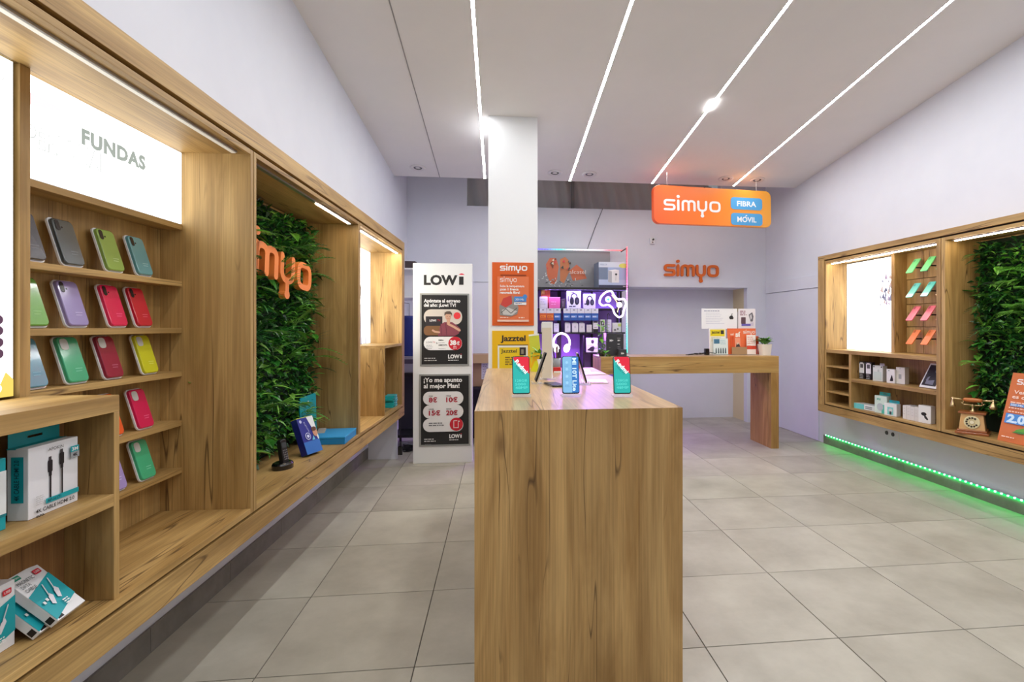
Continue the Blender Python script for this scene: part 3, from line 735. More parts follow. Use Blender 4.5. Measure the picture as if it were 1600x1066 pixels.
# ---------------------------------------------------------------- white stand with two LOWI posters
st = thing('display_stand', 'tall white stand with two black LOWI posters behind the cabinet end', 'display stand', (-.557, 5.28, 0))
panel(st, 'stand_body', -.848, -.268, 5.234, 5.34, 0, 1.985, WHITE, .004)
SX = .00624
def ST(M0=None): return Print(face((-.848, 5.234, 0), (1, 0, 0), (0, 0, 1)), 645, 726, SX, SX * 1.012)
def lowi(P, x, y, h, c, w):
    P.text('LOW', x, y, h, c, w=w * .82, bold=.045).rect(x + w * .86, y - h * .92, x + w * .97, y, c)
    P.polys([[(x + w * .85 + w * .15 * (i / 8), y - h * 1.12 - h * .16 * math.sin(PI * i / 8)) for i in range(9)]], (230, 56, 84))
P = ST(); lowi(P, 662, 445, 14, DKG, 64); P.build(st, 'lettering')
pf = []
for (x0, y0, x1, y1) in ((656, 459, 733, 573), (655, 586, 735, 699)):
    X = lambda x: -.848 + (x - 645) * SX
    Z = lambda y: (726 - y) * SX * 1.012
    t = 0.016
    fm = MB()
    fm.box(X(x0), X(x1), 5.226, 5.2338, Z(y1), Z(y1) + t).box(X(x0), X(x1), 5.226, 5.2338, Z(y0) - t, Z(y0)).box(X(x0), X(x0) + t, 5.226, 5.2338, Z(y1) + t, Z(y0) - t).box(X(x1) - t, X(x1), 5.226, 5.2338, Z(y1) + t, Z(y0) - t)
    pfr = fm.build('poster_frame', DALU, st)
    MB().box(X(x0) + t, X(x1) - t, 5.231, 5.2338, Z(y1) + t, Z(y0) - t).build('poster', mat('poster_black', (36, 36, 38), .4), pfr)
P = Print(face((-.848, 5.231, 0), (1, 0, 0), (0, 0, 1)), 645, 726, SX, SX * 1.012)
P.text('Apúntate al estreno', 662, 473, 5, WK, w=57, bold=.03).text('del año: ¡Lowi TV!', 662, 479.8, 5, WK, w=50, bold=.03)
P.rrect(662, 484, 722, 508, 11, (214, 206, 196)).rect(665, 495, 691, 510, (44, 40, 46)).text('LOWI', 671, 503, 3, WK, w=10, bold=.03).text('TV', 683, 503, 3, RED, w=5)
P.rrect(662, 510, 692, 525, 6, (132, 92, 58)).circ(714, 494, 5.5, (232, 60, 66))
SKIN = (214, 168, 142)
P.polys([[(684, 526), (688, 508), (694, 504), (706, 504), (712, 508), (719, 514), (717, 522), (710, 526)]], (140, 70, 84))
P.polys([stroke_polys([(688, 506), (690, 524)], .8)[0]], (96, 44, 60)).polys(stroke_polys([(696, 505), (698, 525)], .8)[:1], (96, 44, 60))
P.rect(698, 499, 703, 506, SKIN).circ(700, 495, 4.6, SKIN, ry=6.2).polys([[(694, 494), (694.5, 489), (698, 487), (703, 487), (706, 490), (706, 495), (704.5, 491.5), (697, 491.5)]], (96, 80, 70))
P.line([(698, 495), (699, 495)], .6, (50, 40, 40)).line([(702, 495), (703, 495)], .6, (50, 40, 40)).line([(698.5, 498.6), (702, 498.6)], .6, (180, 100, 96))
P.line([(718, 517), (708, 511), (700, 507)], 3.6, SKIN).line([(686, 520), (679, 519), (676, 517)], 3, SKIN)
P.rrect(662, 527, 722, 548, 10.4, WK).text('LOWI', 666, 537, 2.6, (60, 60, 70), w=9).text('TV', 676, 537, 2.6, RED, w=4).text('+', 681, 539, 4, BK).text('FIBRA', 685, 533.5, 2, BK, w=8, bold=.02).text('+MOVIL', 685, 541, 2, BK, w=14, bold=.02).lines(666, 678, 540, 545, 3, .8, (170, 170, 176)).lines(685, 698, 536, 545, 3, .7, (170, 170, 176), 3)
P.circ(711, 537.4, 10.6, RED).text('38', 703, 540, 7, WK, w=9.5, bold=.05).text('€', 713, 540, 5, WK, bold=.04).lines(708, 715, 542, 544.5, 2, 1, WK)
lowi(P, 700, 561, 5.6, WK, 22); P.lines(700, 722, 563.5, 564, 1, 1, WK).lines(663, 686, 560, 563.5, 2, 1.3, (206, 206, 206))
P.text('¡Yo me apunto', 662, 598, 6.6, WK, w=60, bold=.03).text('al mejor Plan!', 662, 607.4, 6.6, WK, w=56, bold=.03)
for y in (613, 634, 655): P.rrect(661, y, 724, y + 21, 10.2, (236, 236, 238))
for x, y, s, g in ((670, 629.5, '8€', '12GB'), (697, 629.5, '10€', '100GB'), (670, 650, '15€', '160GB'), (697, 650, '20€', '200GB')):
    P.text(g, x, y - 8.6, 2, (70, 70, 74), bold=.01).text(s, x, y, 7, (178, 40, 62), bold=.035, w=13 if len(s) == 2 else 18)
P.lines(670, 698, 661.5, 665, 2, 1.6, (110, 110, 114)).circ(713, 664.5, 10.4, RED)
P.polys(stroke_polys([(709, 659), (709, 670), (716, 670), (716, 662)], .9) + stroke_polys([(709, 659), (714, 659)], .9), WK).circ(717, 660, 1.2, WK)
lowi(P, 702, 686, 5.6, WK, 20); P.lines(702, 722, 688.4, 689, 1, 1, WK).lines(663, 684, 686.4, 689.6, 2, 1.4, (216, 216, 216)).lines(664, 678, 694.6, 695, 1, .7, (120, 120, 120))
P.build(st)

# ---------------------------------------------------------------- posters on the pillar
def pillar_print(): return Print(face((-.1, 4.79, 1.949), (1, 0, 0), (0, 0, 1)), 763, 410, .0059, .00594)
PX = lambda x: -.1 + (x - 763) * .0059
PZ = lambda y: 1.949 - (y - 410) * .00594
p1 = thing('poster', 'orange simyo poster fixed high on the white pillar', 'poster', (.13, 4.795, 1.37))
panel(p1, 'panel', PX(769), PX(834), 4.79, 4.7998, PZ(508), PZ(410), mat('poster_orange', (222, 96, 28), .45), .001)
P = pillar_print()
P.logo(782, 422, 6, WK, .3, 42).rect(782, 429, 822, 431, (150, 60, 16)).rect(777, 432, 826, 502, (232, 122, 74)).logo(781.5, 440, 5, WK, .16, 26)
P.text('Sube la temperatura', 781, 448.5, 3.4, WK, w=38, bold=.02).text('¡con 1 fresca', 781, 453.5, 3.4, WK, w=29, bold=.04).text('renovada fibra!', 781, 458.5, 3.4, WK, w=31, bold=.04)
P.polys([[(781, 492), (780, 478), (786, 468), (800, 462), (806, 470), (810, 480), (808, 490), (798, 494)]], (150, 146, 142)).polys([[(782, 476), (786, 466), (799, 461), (800, 474), (790, 480)]], (206, 70, 62)).polys([[(784, 484), (794, 480), (808, 486), (800, 492), (786, 491)]], (206, 204, 202)).line([(783, 488), (790, 482), (798, 489), (807, 481)], 1, (84, 80, 78))
P.rect(803, 463, 822, 471, (70, 140, 214)).circ(820, 463, 3.4, (70, 140, 214)).rect(803, 472, 822, 476, (236, 236, 240)).text('300 Mb', 805, 469, 3, WK, w=13).lines(805, 818, 473.4, 474, 1, 1, (90, 100, 150))
P.lines(781, 800, 495, 496, 1, 1.2, (250, 220, 200)).lines(810, 822, 495, 496, 1, 1.6, (250, 220, 200), 4).rect(777, 499, 826, 502, (246, 206, 186)).build(p1)
p2 = thing('poster', 'yellow Jazztel poster low on the white pillar, behind the island counter', 'poster', (.13, 4.795, .9))
panel(p2, 'panel', PX(769), PX(834), 4.79, 4.7998, PZ(614), PZ(516), mat('poster_yellow', (242, 190, 18), .45), .001)
P = pillar_print()
P.text('Jazztel', 782, 532, 8.4, (52, 44, 40), w=39, bold=.03).rect(778, 537.5, 825, 539, (120, 88, 30)).rect(777.5, 539, 824.5, 612, (240, 238, 226)).rect(780, 542, 818, 612, (240, 206, 30))
P.text('Jazztel', 782.5, 550, 5.2, (58, 50, 44), w=25, bold=.02).rect(811.5, 542, 821.5, 554.5, (50, 40, 38)).rect(814, 545, 818, 552, (150, 140, 120)).lines(789, 806, 556.5, 567, 4, 2, (140, 116, 40)).build(p2)

# ---------------------------------------------------------------- island counter and what stands on it
IZ = 1.05
isl = thing('island_counter', 'long oak island counter in the middle of the floor, its end towards us', 'counter', (.305, 2.9, 0))
WIS = wood('Z', 'oak_island', (212, 174, 116), (166, 126, 72))
def cross(p, name, x0, x1, yz, m):
    return MB().add([(x0, y, z) for y, z in yz] + [(x1, y, z) for y, z in yz], [(0, 1, 2, 3), (7, 6, 5, 4)] + [(i, 4 + i, 4 + (i + 1) % 4, (i + 1) % 4) for i in range(4)]).build(name, m, p)
cross(isl, 'end_panel', -.09, .695, [(1.91, 0), (1.91, IZ - .0004), (1.948, IZ - .0384), (1.948, 0)], WIS)
cross(isl, 'end_panel', -.09, .695, [(3.80, 0), (3.80, IZ - .0384), (3.838, IZ - .0004), (3.838, 0)], WIS)
cross(isl, 'worktop', -.09, .695, [(1.9102, IZ), (3.8378, IZ), (3.80, IZ - .038), (1.948, IZ - .038)], WTOP)
panel(isl, 'side_panel', -.088, -.05, 1.949, 3.799, 0, IZ - .0385, WIS); panel(isl, 'side_panel', .655, .693, 1.949, 3.799, 0, IZ - .0385, WIS)
def smartphone(label, loc, rz, tilt, kind):
    t = thing('smartphone', label, 'smartphone', loc, rz, 'display phones on the island', absolute=False)
    w, h, d = .077, .166, .0085
    M = Matrix.Translation((0, 0, .012)) @ Matrix.Rotation(PI / 2 - tilt, 4, 'X')
    b = MB(); b.M = M; b.prism(rr(-w / 2, 0, w / 2, h, .009, 5), -d / 2, d / 2, .002); bd = b.build('body', PHONEB, t)
    P = Print(M @ Matrix.Translation((-w / 2, 0, d / 2)), 0, 166, .001, emit=.0)
    if kind == 'red':
        E_ = 1.3
        P.emit = E_
        P.rrect(3, 3, 74, 161, 6, (24, 164, 156)).polys([[(3, 9), (9, 3), (68, 3), (74, 9), (74, 78), (12, 22)]], (206, 18, 48))
        P.text('Redmi', 10, 24, 17, (240, 238, 236), w=72, bold=.03, rot=-.86).text('Note 9T', 14, 46, 9, (20, 110, 108), w=50, bold=.01, rot=-.86)
        P.text('128GB', 12, 112, 10, (90, 206, 196), w=52).text('5000', 12, 128, 10, (90, 206, 196), w=46).text('48MP', 12, 144, 11, (90, 206, 196), w=54)
    elif kind == 'blue':
        P.emit = 1.2
        P.rrect(3, 3, 74, 161, 6, (40, 112, 186)).polys([[(3, 9), (9, 3), (44, 3), (44, 161), (9, 161), (3, 155)]], (122, 178, 218))
        P.text('MI 10T Lite', 47, 8, 17, (206, 232, 246), w=146, bold=.03, rot=-PI / 2)
        for y in (22, 52, 84, 112): P.circ(22, y + 6, 6, (150, 200, 232)).lines(12, 34, y + 16, y + 22, 2, 2, (96, 150, 200), y)
    else:
        P.rrect(3, 3, 74, 161, 6, (20, 22, 28)).circ(38, 10, 1.6, (50, 50, 54))
    P.build(bd, 'screen')
    b = MB(); b.box(-.042, .042, -.022, .04, 0, .004).box(-.042, .042, -.022, -.018, .0041, .014)
    b.M = Matrix.Translation((0, .008, .0041)) @ Matrix.Rotation(-tilt, 4, 'X'); b.box(-.03, .03, 0, .004, 0, .09)
    b.build('acrylic_stand', ACR, t)
    return t
smartphone('red and teal screened phone on the island corner nearest the LOWI stand', (.096, 2.272, IZ + .0005), .05, .16, 'red')
smartphone('blue screened phone on the island, lettered MI 10T Lite', (.314, 2.262, IZ + .0005), 0, .16, 'blue')
smartphone('red and teal screened phone on the island in front of the oak back counter', (.538, 2.232, IZ + .0005), -.04, .16, 'red')
smartphone('dark phone seen edge-on behind the first red phone, leaning towards the white tower', (.195, 2.80, IZ + .0005), -PI / 2 + .02, .34, 'off')
smartphone('dark phone seen edge-on behind the blue phone', (.458, 2.72, IZ + .0005), PI / 2 - .05, .30, 'off')
t = thing('smartphone', 'phone lying flat behind the blue phone at the foot of the white tower', 'smartphone', (.288, 2.70, IZ + .0005), (0, 0, .22), 'display phones on the island', absolute=False)
bd = MB().prism(rr(-.037, -.08, .037, .08, .009), 0, .008, .002).build('body', PHONEB, t)
Print(face((-.037, -.08, .008), (1, 0, 0), (0, 1, 0)), 0, 160, .001).rrect(3, 3, 71, 157, 6, (34, 36, 40)).build(bd, 'screen')
# white display tower
tw = thing('display_tower', 'slim tall white box tower standing on the island among the phones', 'display stand', (.279, 3.02, IZ + .0005), (0, 0, -.25), absolute=False)
MB().box(-.052, .052, -.04, .05, 0, .005).build('foot_plate', ACR, tw)
MB().box(-.028, .028, -.022, .022, .0052, .335).build('tower_body', mat('ivory_card', (236, 226, 206), .4), tw, .003)
MB().box(-.0282, .0282, -.0222, .0222, .30, .3355).build('top_band', mat('white_card', (248, 248, 246), .3), tw, .001)
MB().box(.0281, .0295, -.0222, .0222, .0052, .3352).build('side_strip', mat('white_card', (248, 248, 246), .3), tw)
def planter(name, label, loc, r, h, rgb, kind, seed, cat='plant', square=False):
    t = thing(name, label, cat, loc, 0, absolute=False); rn = random.Random(seed)
    b = MB()
    if square:
        q = lambda s: rr(-s, -s, s, s, s * .25, 3)
        v = [(x, y, 0) for x, y in q(r * .78)] + [(x, y, h) for x, y in q(r)]; n = len(q(r))
        b.add(v, [tuple(range(n))[::-1]] + [(i, (i + 1) % n, n + (i + 1) % n, n + i) for i in range(n)])
        v = [(x, y, h * .92) for x, y in q(r * .93)]; b.add(v, [tuple(range(n))])
    else: b.lathe([(r * .75, 0), (r, h), (r * .92, h), (r * .88, h * .86)], 20)
    b.build('pot', mat('pot_%d_%d_%d' % rgb, rgb, .4), t, smooth=not square)
    MB().lathe([(.002, h * .8), (r * .86, h * .84), (.002, h * .90)], 12).build('soil', mat('soil', (60, 44, 32), .95), t)
    n = 34 if kind == 'bush' else 22
    for k in range(n):
        a = rn.uniform(0, 2 * PI); e = rn.uniform(.15, 1.0); L_ = rn.uniform(.8, 1.7) * r
        p = Vector((math.cos(a) * r * .5 * rn.random(), math.sin(a) * r * .5 * rn.random(), h * .9 + rn.random() * r * 1.0))
        y = Vector((math.cos(a) * (1 - e * .5), math.sin(a) * (1 - e * .5), e)).normalized(); x = y.cross(Vector((0, 0, 1))).normalized(); z = x.cross(y)
        key = ('leaf', rn.choice((0, 1, 3)))
        o = bpy.data.objects.new('leaf', PROTO[key]); COL.objects.link(o); o.parent = t
        o.matrix_local = Matrix(((x.x, y.x, z.x, p.x), (x.y, y.y, z.y, p.y), (x.z, y.z, z.z, p.z), (0, 0, 0, 1))) @ Matrix.Scale(L_ / .075, 4)
    sb_ = MB()
    for k in range(8):
        a = k * .8; sb_.tube([(0, 0, h * .88), (math.cos(a) * r * .4, math.sin(a) * r * .4, h * .9 + r * 1.0)], .0016, 4)
    sb_.build('stem', GREENS[0], t)
    return t
for key in [('leaf', i) for i in (0, 1, 3)]:
    if key not in PROTO:
        o = broad(.08).build('leaf', GREENS[key[1]]); o.parent = gw; o.location = (.05, 0, .5); PROTO[key] = o.data
planter('potted_plant', 'small bushy green plant in a white pot on the island beside the white tower', (.275, 3.56, IZ + .0005), .042, .085, (236, 232, 220), 'bush', 3)
def sheet(name, label, cat, loc, rot, w, h, rgb, th=.002, group=None):
    t = thing(name, label, cat, loc, rot, group, absolute=False)
    MB().box(-w / 2, w / 2, -th / 2, th / 2, 0, h).build('sheet', mat('card_%d_%d_%d' % rgb, rgb, .35), t)
    return t
t = sheet('leaflet', 'upright lime yellow card at the far end of the island before the yellow poster', 'leaflet', (.27, 3.70, IZ + .0005), (0, -.10, .1), .075, .255, (216, 220, 70))
Print(FRONT(-.0375, -.001, 0), 0, 255, .001).rect(0, 200, 75, 255, (240, 214, 40)).rect(0, 0, 75, 12, (240, 244, 236)).build(t)
t = sheet('leaflet', 'yellow and orange card standing at the foot of the pillar end of the island', 'leaflet', (.235, 3.52, IZ + .0005), (0, .14, .2), .05, .13, (240, 190, 20))
Print(FRONT(-.025, -.001, 0), 0, 130, .001).polys([[(0, 130), (20, 60), (50, 40), (50, 130)]], (226, 226, 30)).build(t)
pc = thing('pencil_cup', 'clear pencil cup with dark pens behind the white tower', 'pen holder', (.40, 3.62, IZ + .0005), 0, absolute=False)
MB().lathe([(.028, 0), (.030, .085), (.028, .085), (.026, .004)], 16).build('cup', mat('cup_grey', (196, 200, 208), .15, trans=.5), pc, smooth=True)
for k, c in enumerate(((40, 34, 40), (120, 60, 50), (60, 60, 80), (150, 120, 70), (40, 40, 44), (90, 50, 60))):
    a = k * 1.05; MB().tube([(.006 * math.cos(a), .006 * math.sin(a), .008), (.03 * math.cos(a) - .012, .03 * math.sin(a), .15 + .012 * (k % 3))], .0035, 6).build('pen', mat('pen_%d' % k, c, .4), pc)
t = carton('sim_box', 'small red and white packet on the island behind the blue phone', 'box', (.385, 3.45, IZ + .0005), .05, .03, .035, (206, 40, 44), .1)
Print(FRONT(-.025, -.015, 0), 0, 35, .001).rect(0, 25, 50, 35, WK).build(t)
t = carton('sim_box', 'second small red packet on the island behind the edge-on phone', 'box', (.56, 3.66, IZ + .0005), .03, .025, .05, (206, 40, 44), 0)
for k, (x, y, rz, lab, c1) in enumerate(((.53, 2.86, -.12, 'white leaflet with magenta print lying on the purple-lit part of the island', (226, 60, 130)), (.60, 3.34, .2, 'white leaflet with a red edge at the far corner of the island', (206, 70, 60)), (.56, 3.56, -.1, 'pale yellow leaflet lying beneath the red packet on the island', (226, 190, 90)))):
    t = thing('leaflet', lab, 'leaflet', (x, y, IZ + .0006), (0, 0, rz), 'leaflets on the island', absolute=False)
    MB().box(-.07, .07, -.10, .10, 0, .0022).build('sheet', mat('card_244_240_242', (244, 240, 242), .35), t)
    P = Print(face((-.07, -.10, .0022), (1, 0, 0), (0, 1, 0)), 0, 200, .001); P.rect(0, 190, 140, 200, c1).text('especial', 14, 180, 20, c1, w=100, bold=.02).lines(14, 120, 60, 120, 5, 6, (206, 200, 206)).build(t)

# ---------------------------------------------------------------- oak counter at the back
CZ = 1.03
ct = thing('service_counter', 'oak counter with a deep apron and slab leg in front of the back niche', 'counter', (2.1, 5.7, 0))
WC = wood('X', 'oak_counter', (206, 172, 110), (174, 134, 74)); WCZ = wood('Z', 'oak_counter_leg', (196, 158, 98), (158, 116, 62))
panel(ct, 'apron', 1.083, 3.092, 5.46, 5.498, .845, CZ - .001, WC, .001); panel(ct, 'worktop', 1.083, 3.092, 5.4985, 5.94, CZ - .02, CZ, WTOP, .001)
panel(ct, 'leg_panel', 3.002, 3.092, 5.499, 5.54, 0, CZ - .021, WCZ); panel(ct, 'leg_panel', 3.002, 3.092, 5.541, 5.94, 0, CZ - .021, WCZ)
panel(ct, 'leg_panel', 3.002, 3.092, 5.46, 5.4985, 0, .8445, WCZ)
panel(ct, 'leg_panel', 1.083, 1.173, 5.499, 5.94, 0, CZ - .021, WCZ); panel(ct, 'leg_panel', 1.083, 1.173, 5.46, 5.4985, 0, .8445, WCZ)
panel(ct, 'apron', 1.174, 3.001, 5.90, 5.938, .845, CZ - .021, WC, .001)
CT = CZ + .0006
# upright leaflet holder with printed boards
def board(name, label, cat, x, y, z, w, h, rgb, lean=.12, rz=0.0, th=.004, group=None):
    t = thing(name, label, cat, (x, y, z), (-lean, 0, rz), group, absolute=False)
    MB().box(-w / 2, w / 2, -th / 2, th / 2, 0, h).build('board', mat('card_%d_%d_%d' % rgb, rgb, .35), t)
    return t
hold = thing('leaflet_holder', 'tall clear leaflet holder at the end of the oak counter', 'leaflet holder', (2.68, 5.72, CT), 0, absolute=False)
MB().box(-.20, .30, -.0, .12, 0, .004).box(-.20, .30, .085, .089, .0041, .5).box(-.20, -.196, 0, .085, .0041, .12).box(.296, .30, 0, .085, .0041, .12).build('acrylic_body', ACR, hold)
t = board('notice', 'white notice with lines of text and a small black apple mark, above the leaflets', 'notice', 2.55, 5.795, CT + .30, .43, .235, (246, 246, 250), 0, 0, .002)
P = Print(FRONT(-.215, -.001, 0), 0, 235, .001); P.lines(30, 280, 22, 30, 1, 9, (150, 150, 176)).lines(50, 280, 50, 170, 7, 4, (196, 196, 216))
P.circ(362, 100, 20, BK, ry=22).circ(352, 104, 18, BK, ry=20).circ(370, 104, 18, BK, ry=20).circ(388, 94, 10, (246, 246, 250)).polys([[(360, 76), (364, 60), (374, 54), (370, 70)]], BK).build(t)
t = board('advert_card', 'white advert card with a dark phone picture, beside the text notice', 'card', 2.885, 5.794, CT + .29, .21, .245, (236, 230, 236), 0, 0, .002)
P = Print(FRONT(-.105, -.001, 0), 0, 245, .001); P.lines(20, 110, 24, 66, 3, 11, (150, 90, 110)).rrect(34, 100, 90, 176, 6, (92, 62, 76)).rect(38, 176, 150, 202, (104, 92, 186)).polys([[(126, 70), (170, 40), (186, 90), (176, 150), (150, 150)]], (110, 106, 116)).polys([[(140, 80), (160, 60), (168, 110), (150, 130)]], (206, 202, 210)).rect(150, 160, 186, 200, (214, 206, 226)).build(t)
t = board('leaflet_stack', 'yellow and white leaflets in the counter holder', 'leaflets', 2.505, 5.735, CT + .0045, .20, .30, (240, 236, 226), .06, 0, .012, 'leaflets in the counter holder')
P = Print(FRONT(-.10, -.006, 0), 0, 300, .001); P.rect(14, 12, 186, 90, (236, 212, 20)).text('Jazztel', 26, 58, 30, (60, 50, 20), w=100, bold=.03).rect(138, 22, 176, 66, (50, 44, 40)).lines(20, 180, 104, 140, 3, 6, (206, 190, 120)).build(t)
t = board('leaflet_stack', 'pale blue leaflets low in the counter holder', 'leaflets', 2.53, 5.712, CT + .0045, .175, .185, (222, 236, 238), .05, 0, .008, 'leaflets in the counter holder')
P = Print(FRONT(-.0875, -.004, 0), 0, 185, .001); P.rect(8, 8, 74, 60, (66, 118, 150)).lines(84, 165, 22, 60, 3, 5, (150, 196, 206))
for k in range(5): P.polys([[(24 + 28 * k, 172), (26 + 28 * k, 118), (32 + 28 * k, 106), (38 + 28 * k, 118), (40 + 28 * k, 172)]], (76, 92, 100))
P.build(t)
t = board('leaflet_stack', 'orange folded leaflet marked simyo in the counter holder', 'leaflets', 2.80, 5.738, CT + .0045, .345, .30, (236, 112, 62), .06, 0, .006, 'leaflets in the counter holder')
P = Print(FRONT(-.1725, -.003, 0), 0, 300, .001); P.text('así', 36, 78, 24, (250, 226, 206), w=42, bold=.02).text('sí', 96, 96, 56, (250, 240, 230), w=62, bold=.04).logo(194, 58, 26, (250, 240, 230), .22, 140)
P.rect(86, 110, 150, 225, (244, 160, 128)).circ(122, 180, 16, (236, 206, 180)).polys([[(94, 214), (108, 172), (118, 190), (134, 172), (150, 214)]], (60, 50, 50)).rect(32, 90, 80, 290, (222, 84, 30)).line([(58, 90), (60, 290)], 3, (180, 60, 20)).build(t)
t = board('leaflet_stack', 'white ruled leaflet over the orange one in the counter holder', 'leaflets', 2.90, 5.712, CT + .0045, .11, .225, (250, 240, 236), .05, 0, .004, 'leaflets in the counter holder')
P = Print(FRONT(-.055, -.002, 0), 0, 225, .001); P.lines(10, 100, 22, 90, 4, 8, (236, 150, 120)).rect(0, 126, 110, 166, (222, 70, 44)).lines(8, 60, 96, 118, 2, 6, (226, 170, 150)).build(t)
t = board('leaflet_stack', 'brown kraft cards lowest in the counter holder', 'leaflets', 2.75, 5.702, CT + .0045, .18, .085, (172, 140, 104), .03, 0, .012, 'leaflets in the counter holder')
t = board('leaflet_stack', 'dark orange leaflet beside the counter flower pot', 'leaflets', 2.975, 5.735, CT + .0045, .06, .21, (206, 62, 22), .04, .1, .004, 'leaflets in the counter holder')
planter('potted_plant', 'small plant in a square white pot at the end of the oak counter', (3.035, 5.66, CT), .062, .125, (240, 234, 226), 'bush', 8, square=True)
cbp = thing('cable_heap', 'heap of black cables with a plug on the oak counter', 'cable', (2.30, 5.72, CT), 0, absolute=False)
b = MB(); rn = random.Random(4)
for k in range(4):
    b.tube([(-.10 + .07 * k + .06 * math.cos(q * .7 + k), .03 * math.sin(q * .7 + k), .008 + .01 * k * .5 + .006 * math.sin(q)) for q in range(10)], .004, 5)
b.tube([(-.02, 0, .02), (-.12, -.03, .006), (-.2, -.05, .005)], .004, 5).build('cable', PHONEB, cbp)
MB().box(.04, .09, -.025, .025, 0, .075).build('plug', PHONEB, cbp, .006)
# boxes marked M+ and a trailing plant at the other end
def mbox(label, x, y, w, h, d, marks):
    t = carton('service_box', label, 'box', (x, y, CT), w, d, h, (58, 58, 62), .06, group='dark grey boxes on the back counter')
    P = Print(FRONT(-w / 2, -d / 2, 0), 0, h * 1000, .001)
    for mx, my, mh in marks: P.text('M+', mx, my, mh, WK, w=mh * 1.9, bold=.04)
    return t, P
t, P = mbox('larger dark grey M+ box beside the trailing plant', 1.235, 5.70, .12, .255, .10, ((40, 95, 22),)); P.lines(30, 60, 160, 164, 1, 5, (120, 120, 124)).build(t)
t, P = mbox('dark grey box with three white marks near the LED edge', 1.335, 5.73, .10, .245, .08, ((30, 82, 16),)); P.text('movistar', 26, 52, 8, WK, w=40).lines(28, 64, 112, 116, 1, 7, WK).lines(28, 74, 142, 158, 2, 6, (150, 150, 154)).build(t)
t, P = mbox('smallest dark grey M+ box in front of the other two', 1.345, 5.60, .095, .075, .06, ((30, 52, 18),)); P.build(t)
tp = thing('trailing_plant', 'tall leafy green plant trailing at the corner of the back counter', 'plant', (1.12, 5.60, CT), 0, absolute=False)
MB().lathe([(.030, 0), (.042, .07), (.038, .07), (.034, .05)], 16).build('pot', mat('pot_dark', (70, 64, 60), .5), tp, smooth=True)
MB().tube([(0, 0, .06), (.01, -.01, .2), (-.01, 0, .38)], .003, 5).tube([(0, 0, .06), (-.04, -.03, .12), (-.06, -.06, .02)], .003, 5).build('stem', GREENS[1], tp)
rn = random.Random(9)
for k in range(38):
    z = rn.uniform(.06, .40); a = rn.uniform(0, 2 * PI); y = Vector((math.cos(a), math.sin(a), rn.uniform(-.5, .9))).normalized(); x = y.cross(Vector((0, 0, 1))).normalized(); zz = x.cross(y); p = Vector((rn.uniform(-.02, .03), rn.uniform(-.02, .02), z))
    if k > 30: p = Vector((rn.uniform(-.06, .05), -.06, rn.uniform(.01, .06)))
    o = bpy.data.objects.new('leaf', PROTO[('leaf', rn.choice((1, 3)))]); COL.objects.link(o); o.parent = tp
    o.matrix_local = Matrix(((x.x, y.x, zz.x, p.x), (x.y, y.y, zz.y, p.y), (x.z, y.z, zz.z, p.z), (0, 0, 0, 1))) @ Matrix.Scale(rn.uniform(.6, 1.1), 4)

# ---------------------------------------------------------------- accessory shelves with LED edge against the back wall
PURP = mat('purple_panel', (168, 128, 226), .5)
ac = thing('accessory_unit', 'black shelving with purple back panel and coloured LED edge at the back wall', 'shelf unit', (1.08, 6.78, 0))
AX0, AX1, AY0, AY1 = .30, 1.655, 6.60, 6.96
panel(ac, 'back_panel', AX0, AX1, AY1 - .012, AY1, .0, 1.862, PURP, 0)
panel(ac, 'top_shelf', AX0, AX1, AY0, AY1 - .013, 1.83, 1.862, BLACK)
panel(ac, 'shelf', AX0, AX1 - .05, AY0 + .02, AY1 - .013, 1.575, 1.592, BLACK); panel(ac, 'shelf', AX0, AX1 - .02, AY0 + .02, AY1 - .013, 1.262, 1.282, BLACK)
panel(ac, 'shelf', 1.10, AX1 - .02, AY0 + .06, AY1 - .013, 1.005, 1.02, BLACK)
for x in (.30, .78, 1.24, 1.595, 1.64): panel(ac, 'post', x, x + (.045 if x == .78 else .016), AY1 - .06, AY1 - .013, 0, 1.829, BLACK)
panel(ac, 'post', 1.085, 1.1, AY0 + .06, AY1 - .013, 0.6, 1.261, BLACK)
panel(ac, 'base_cabinet', AX0, AX1, AY0 + .02, AY1 - .013, 0, .55, BLACK)
# header graphic
panel(ac, 'header_panel', .30, 1.50, AY1 - .02, AY1 - .0125, 1.863, 2.375, mat('header_grey', (150, 150, 154), .5), 0)
SXH = .00836
P = Print(face((.511, AY1 - .02, 1.863), (1, 0, 0), (0, 0, 1)), 843, 449, SXH * 1.04, SXH * 1.02)
OB = (214, 116, 80)
P.polys([[(856, 410), (862, 400), (872, 400), (876, 414), (872, 440), (864, 442), (858, 428)]], OB).polys([[(878, 402), (886, 398), (892, 404), (893, 420), (884, 440), (878, 436)]], (206, 128, 84)).polys([[(892, 420), (904, 410), (914, 418), (920, 432), (898, 436)]], OB)
rn = random.Random(6)
for k in range(60):
    x = rn.uniform(843, 915); y = 447 - rn.random() * (26 if x < 860 else 12); a = rn.uniform(0, PI); l = rn.uniform(2, 7); q = rn.choice(((96, 100, 100), (206, 210, 210), (150, 156, 156), (226, 228, 230), (60, 64, 68)))
    P.polys([[(x, y), (x + l * math.cos(a), y - l * math.sin(a) * .8), (x + l * .6 * math.cos(a + .5), y - l * .6 * math.sin(a + .5))]], q, step=True)
for k in range(16):
    x = rn.uniform(857, 892); y = rn.uniform(402, 420); l = rn.uniform(1.5, 4)
    P.polys([[(x, y), (x + l, y - l), (x + l * 1.2, y + l * .5)]], rn.choice(((70, 84, 80), (230, 214, 190), (226, 70, 80), (90, 70, 60))), step=True)
P.text('alcatel', 892, 425, 6, (240, 220, 206), w=26).build(ac, 'header_print')
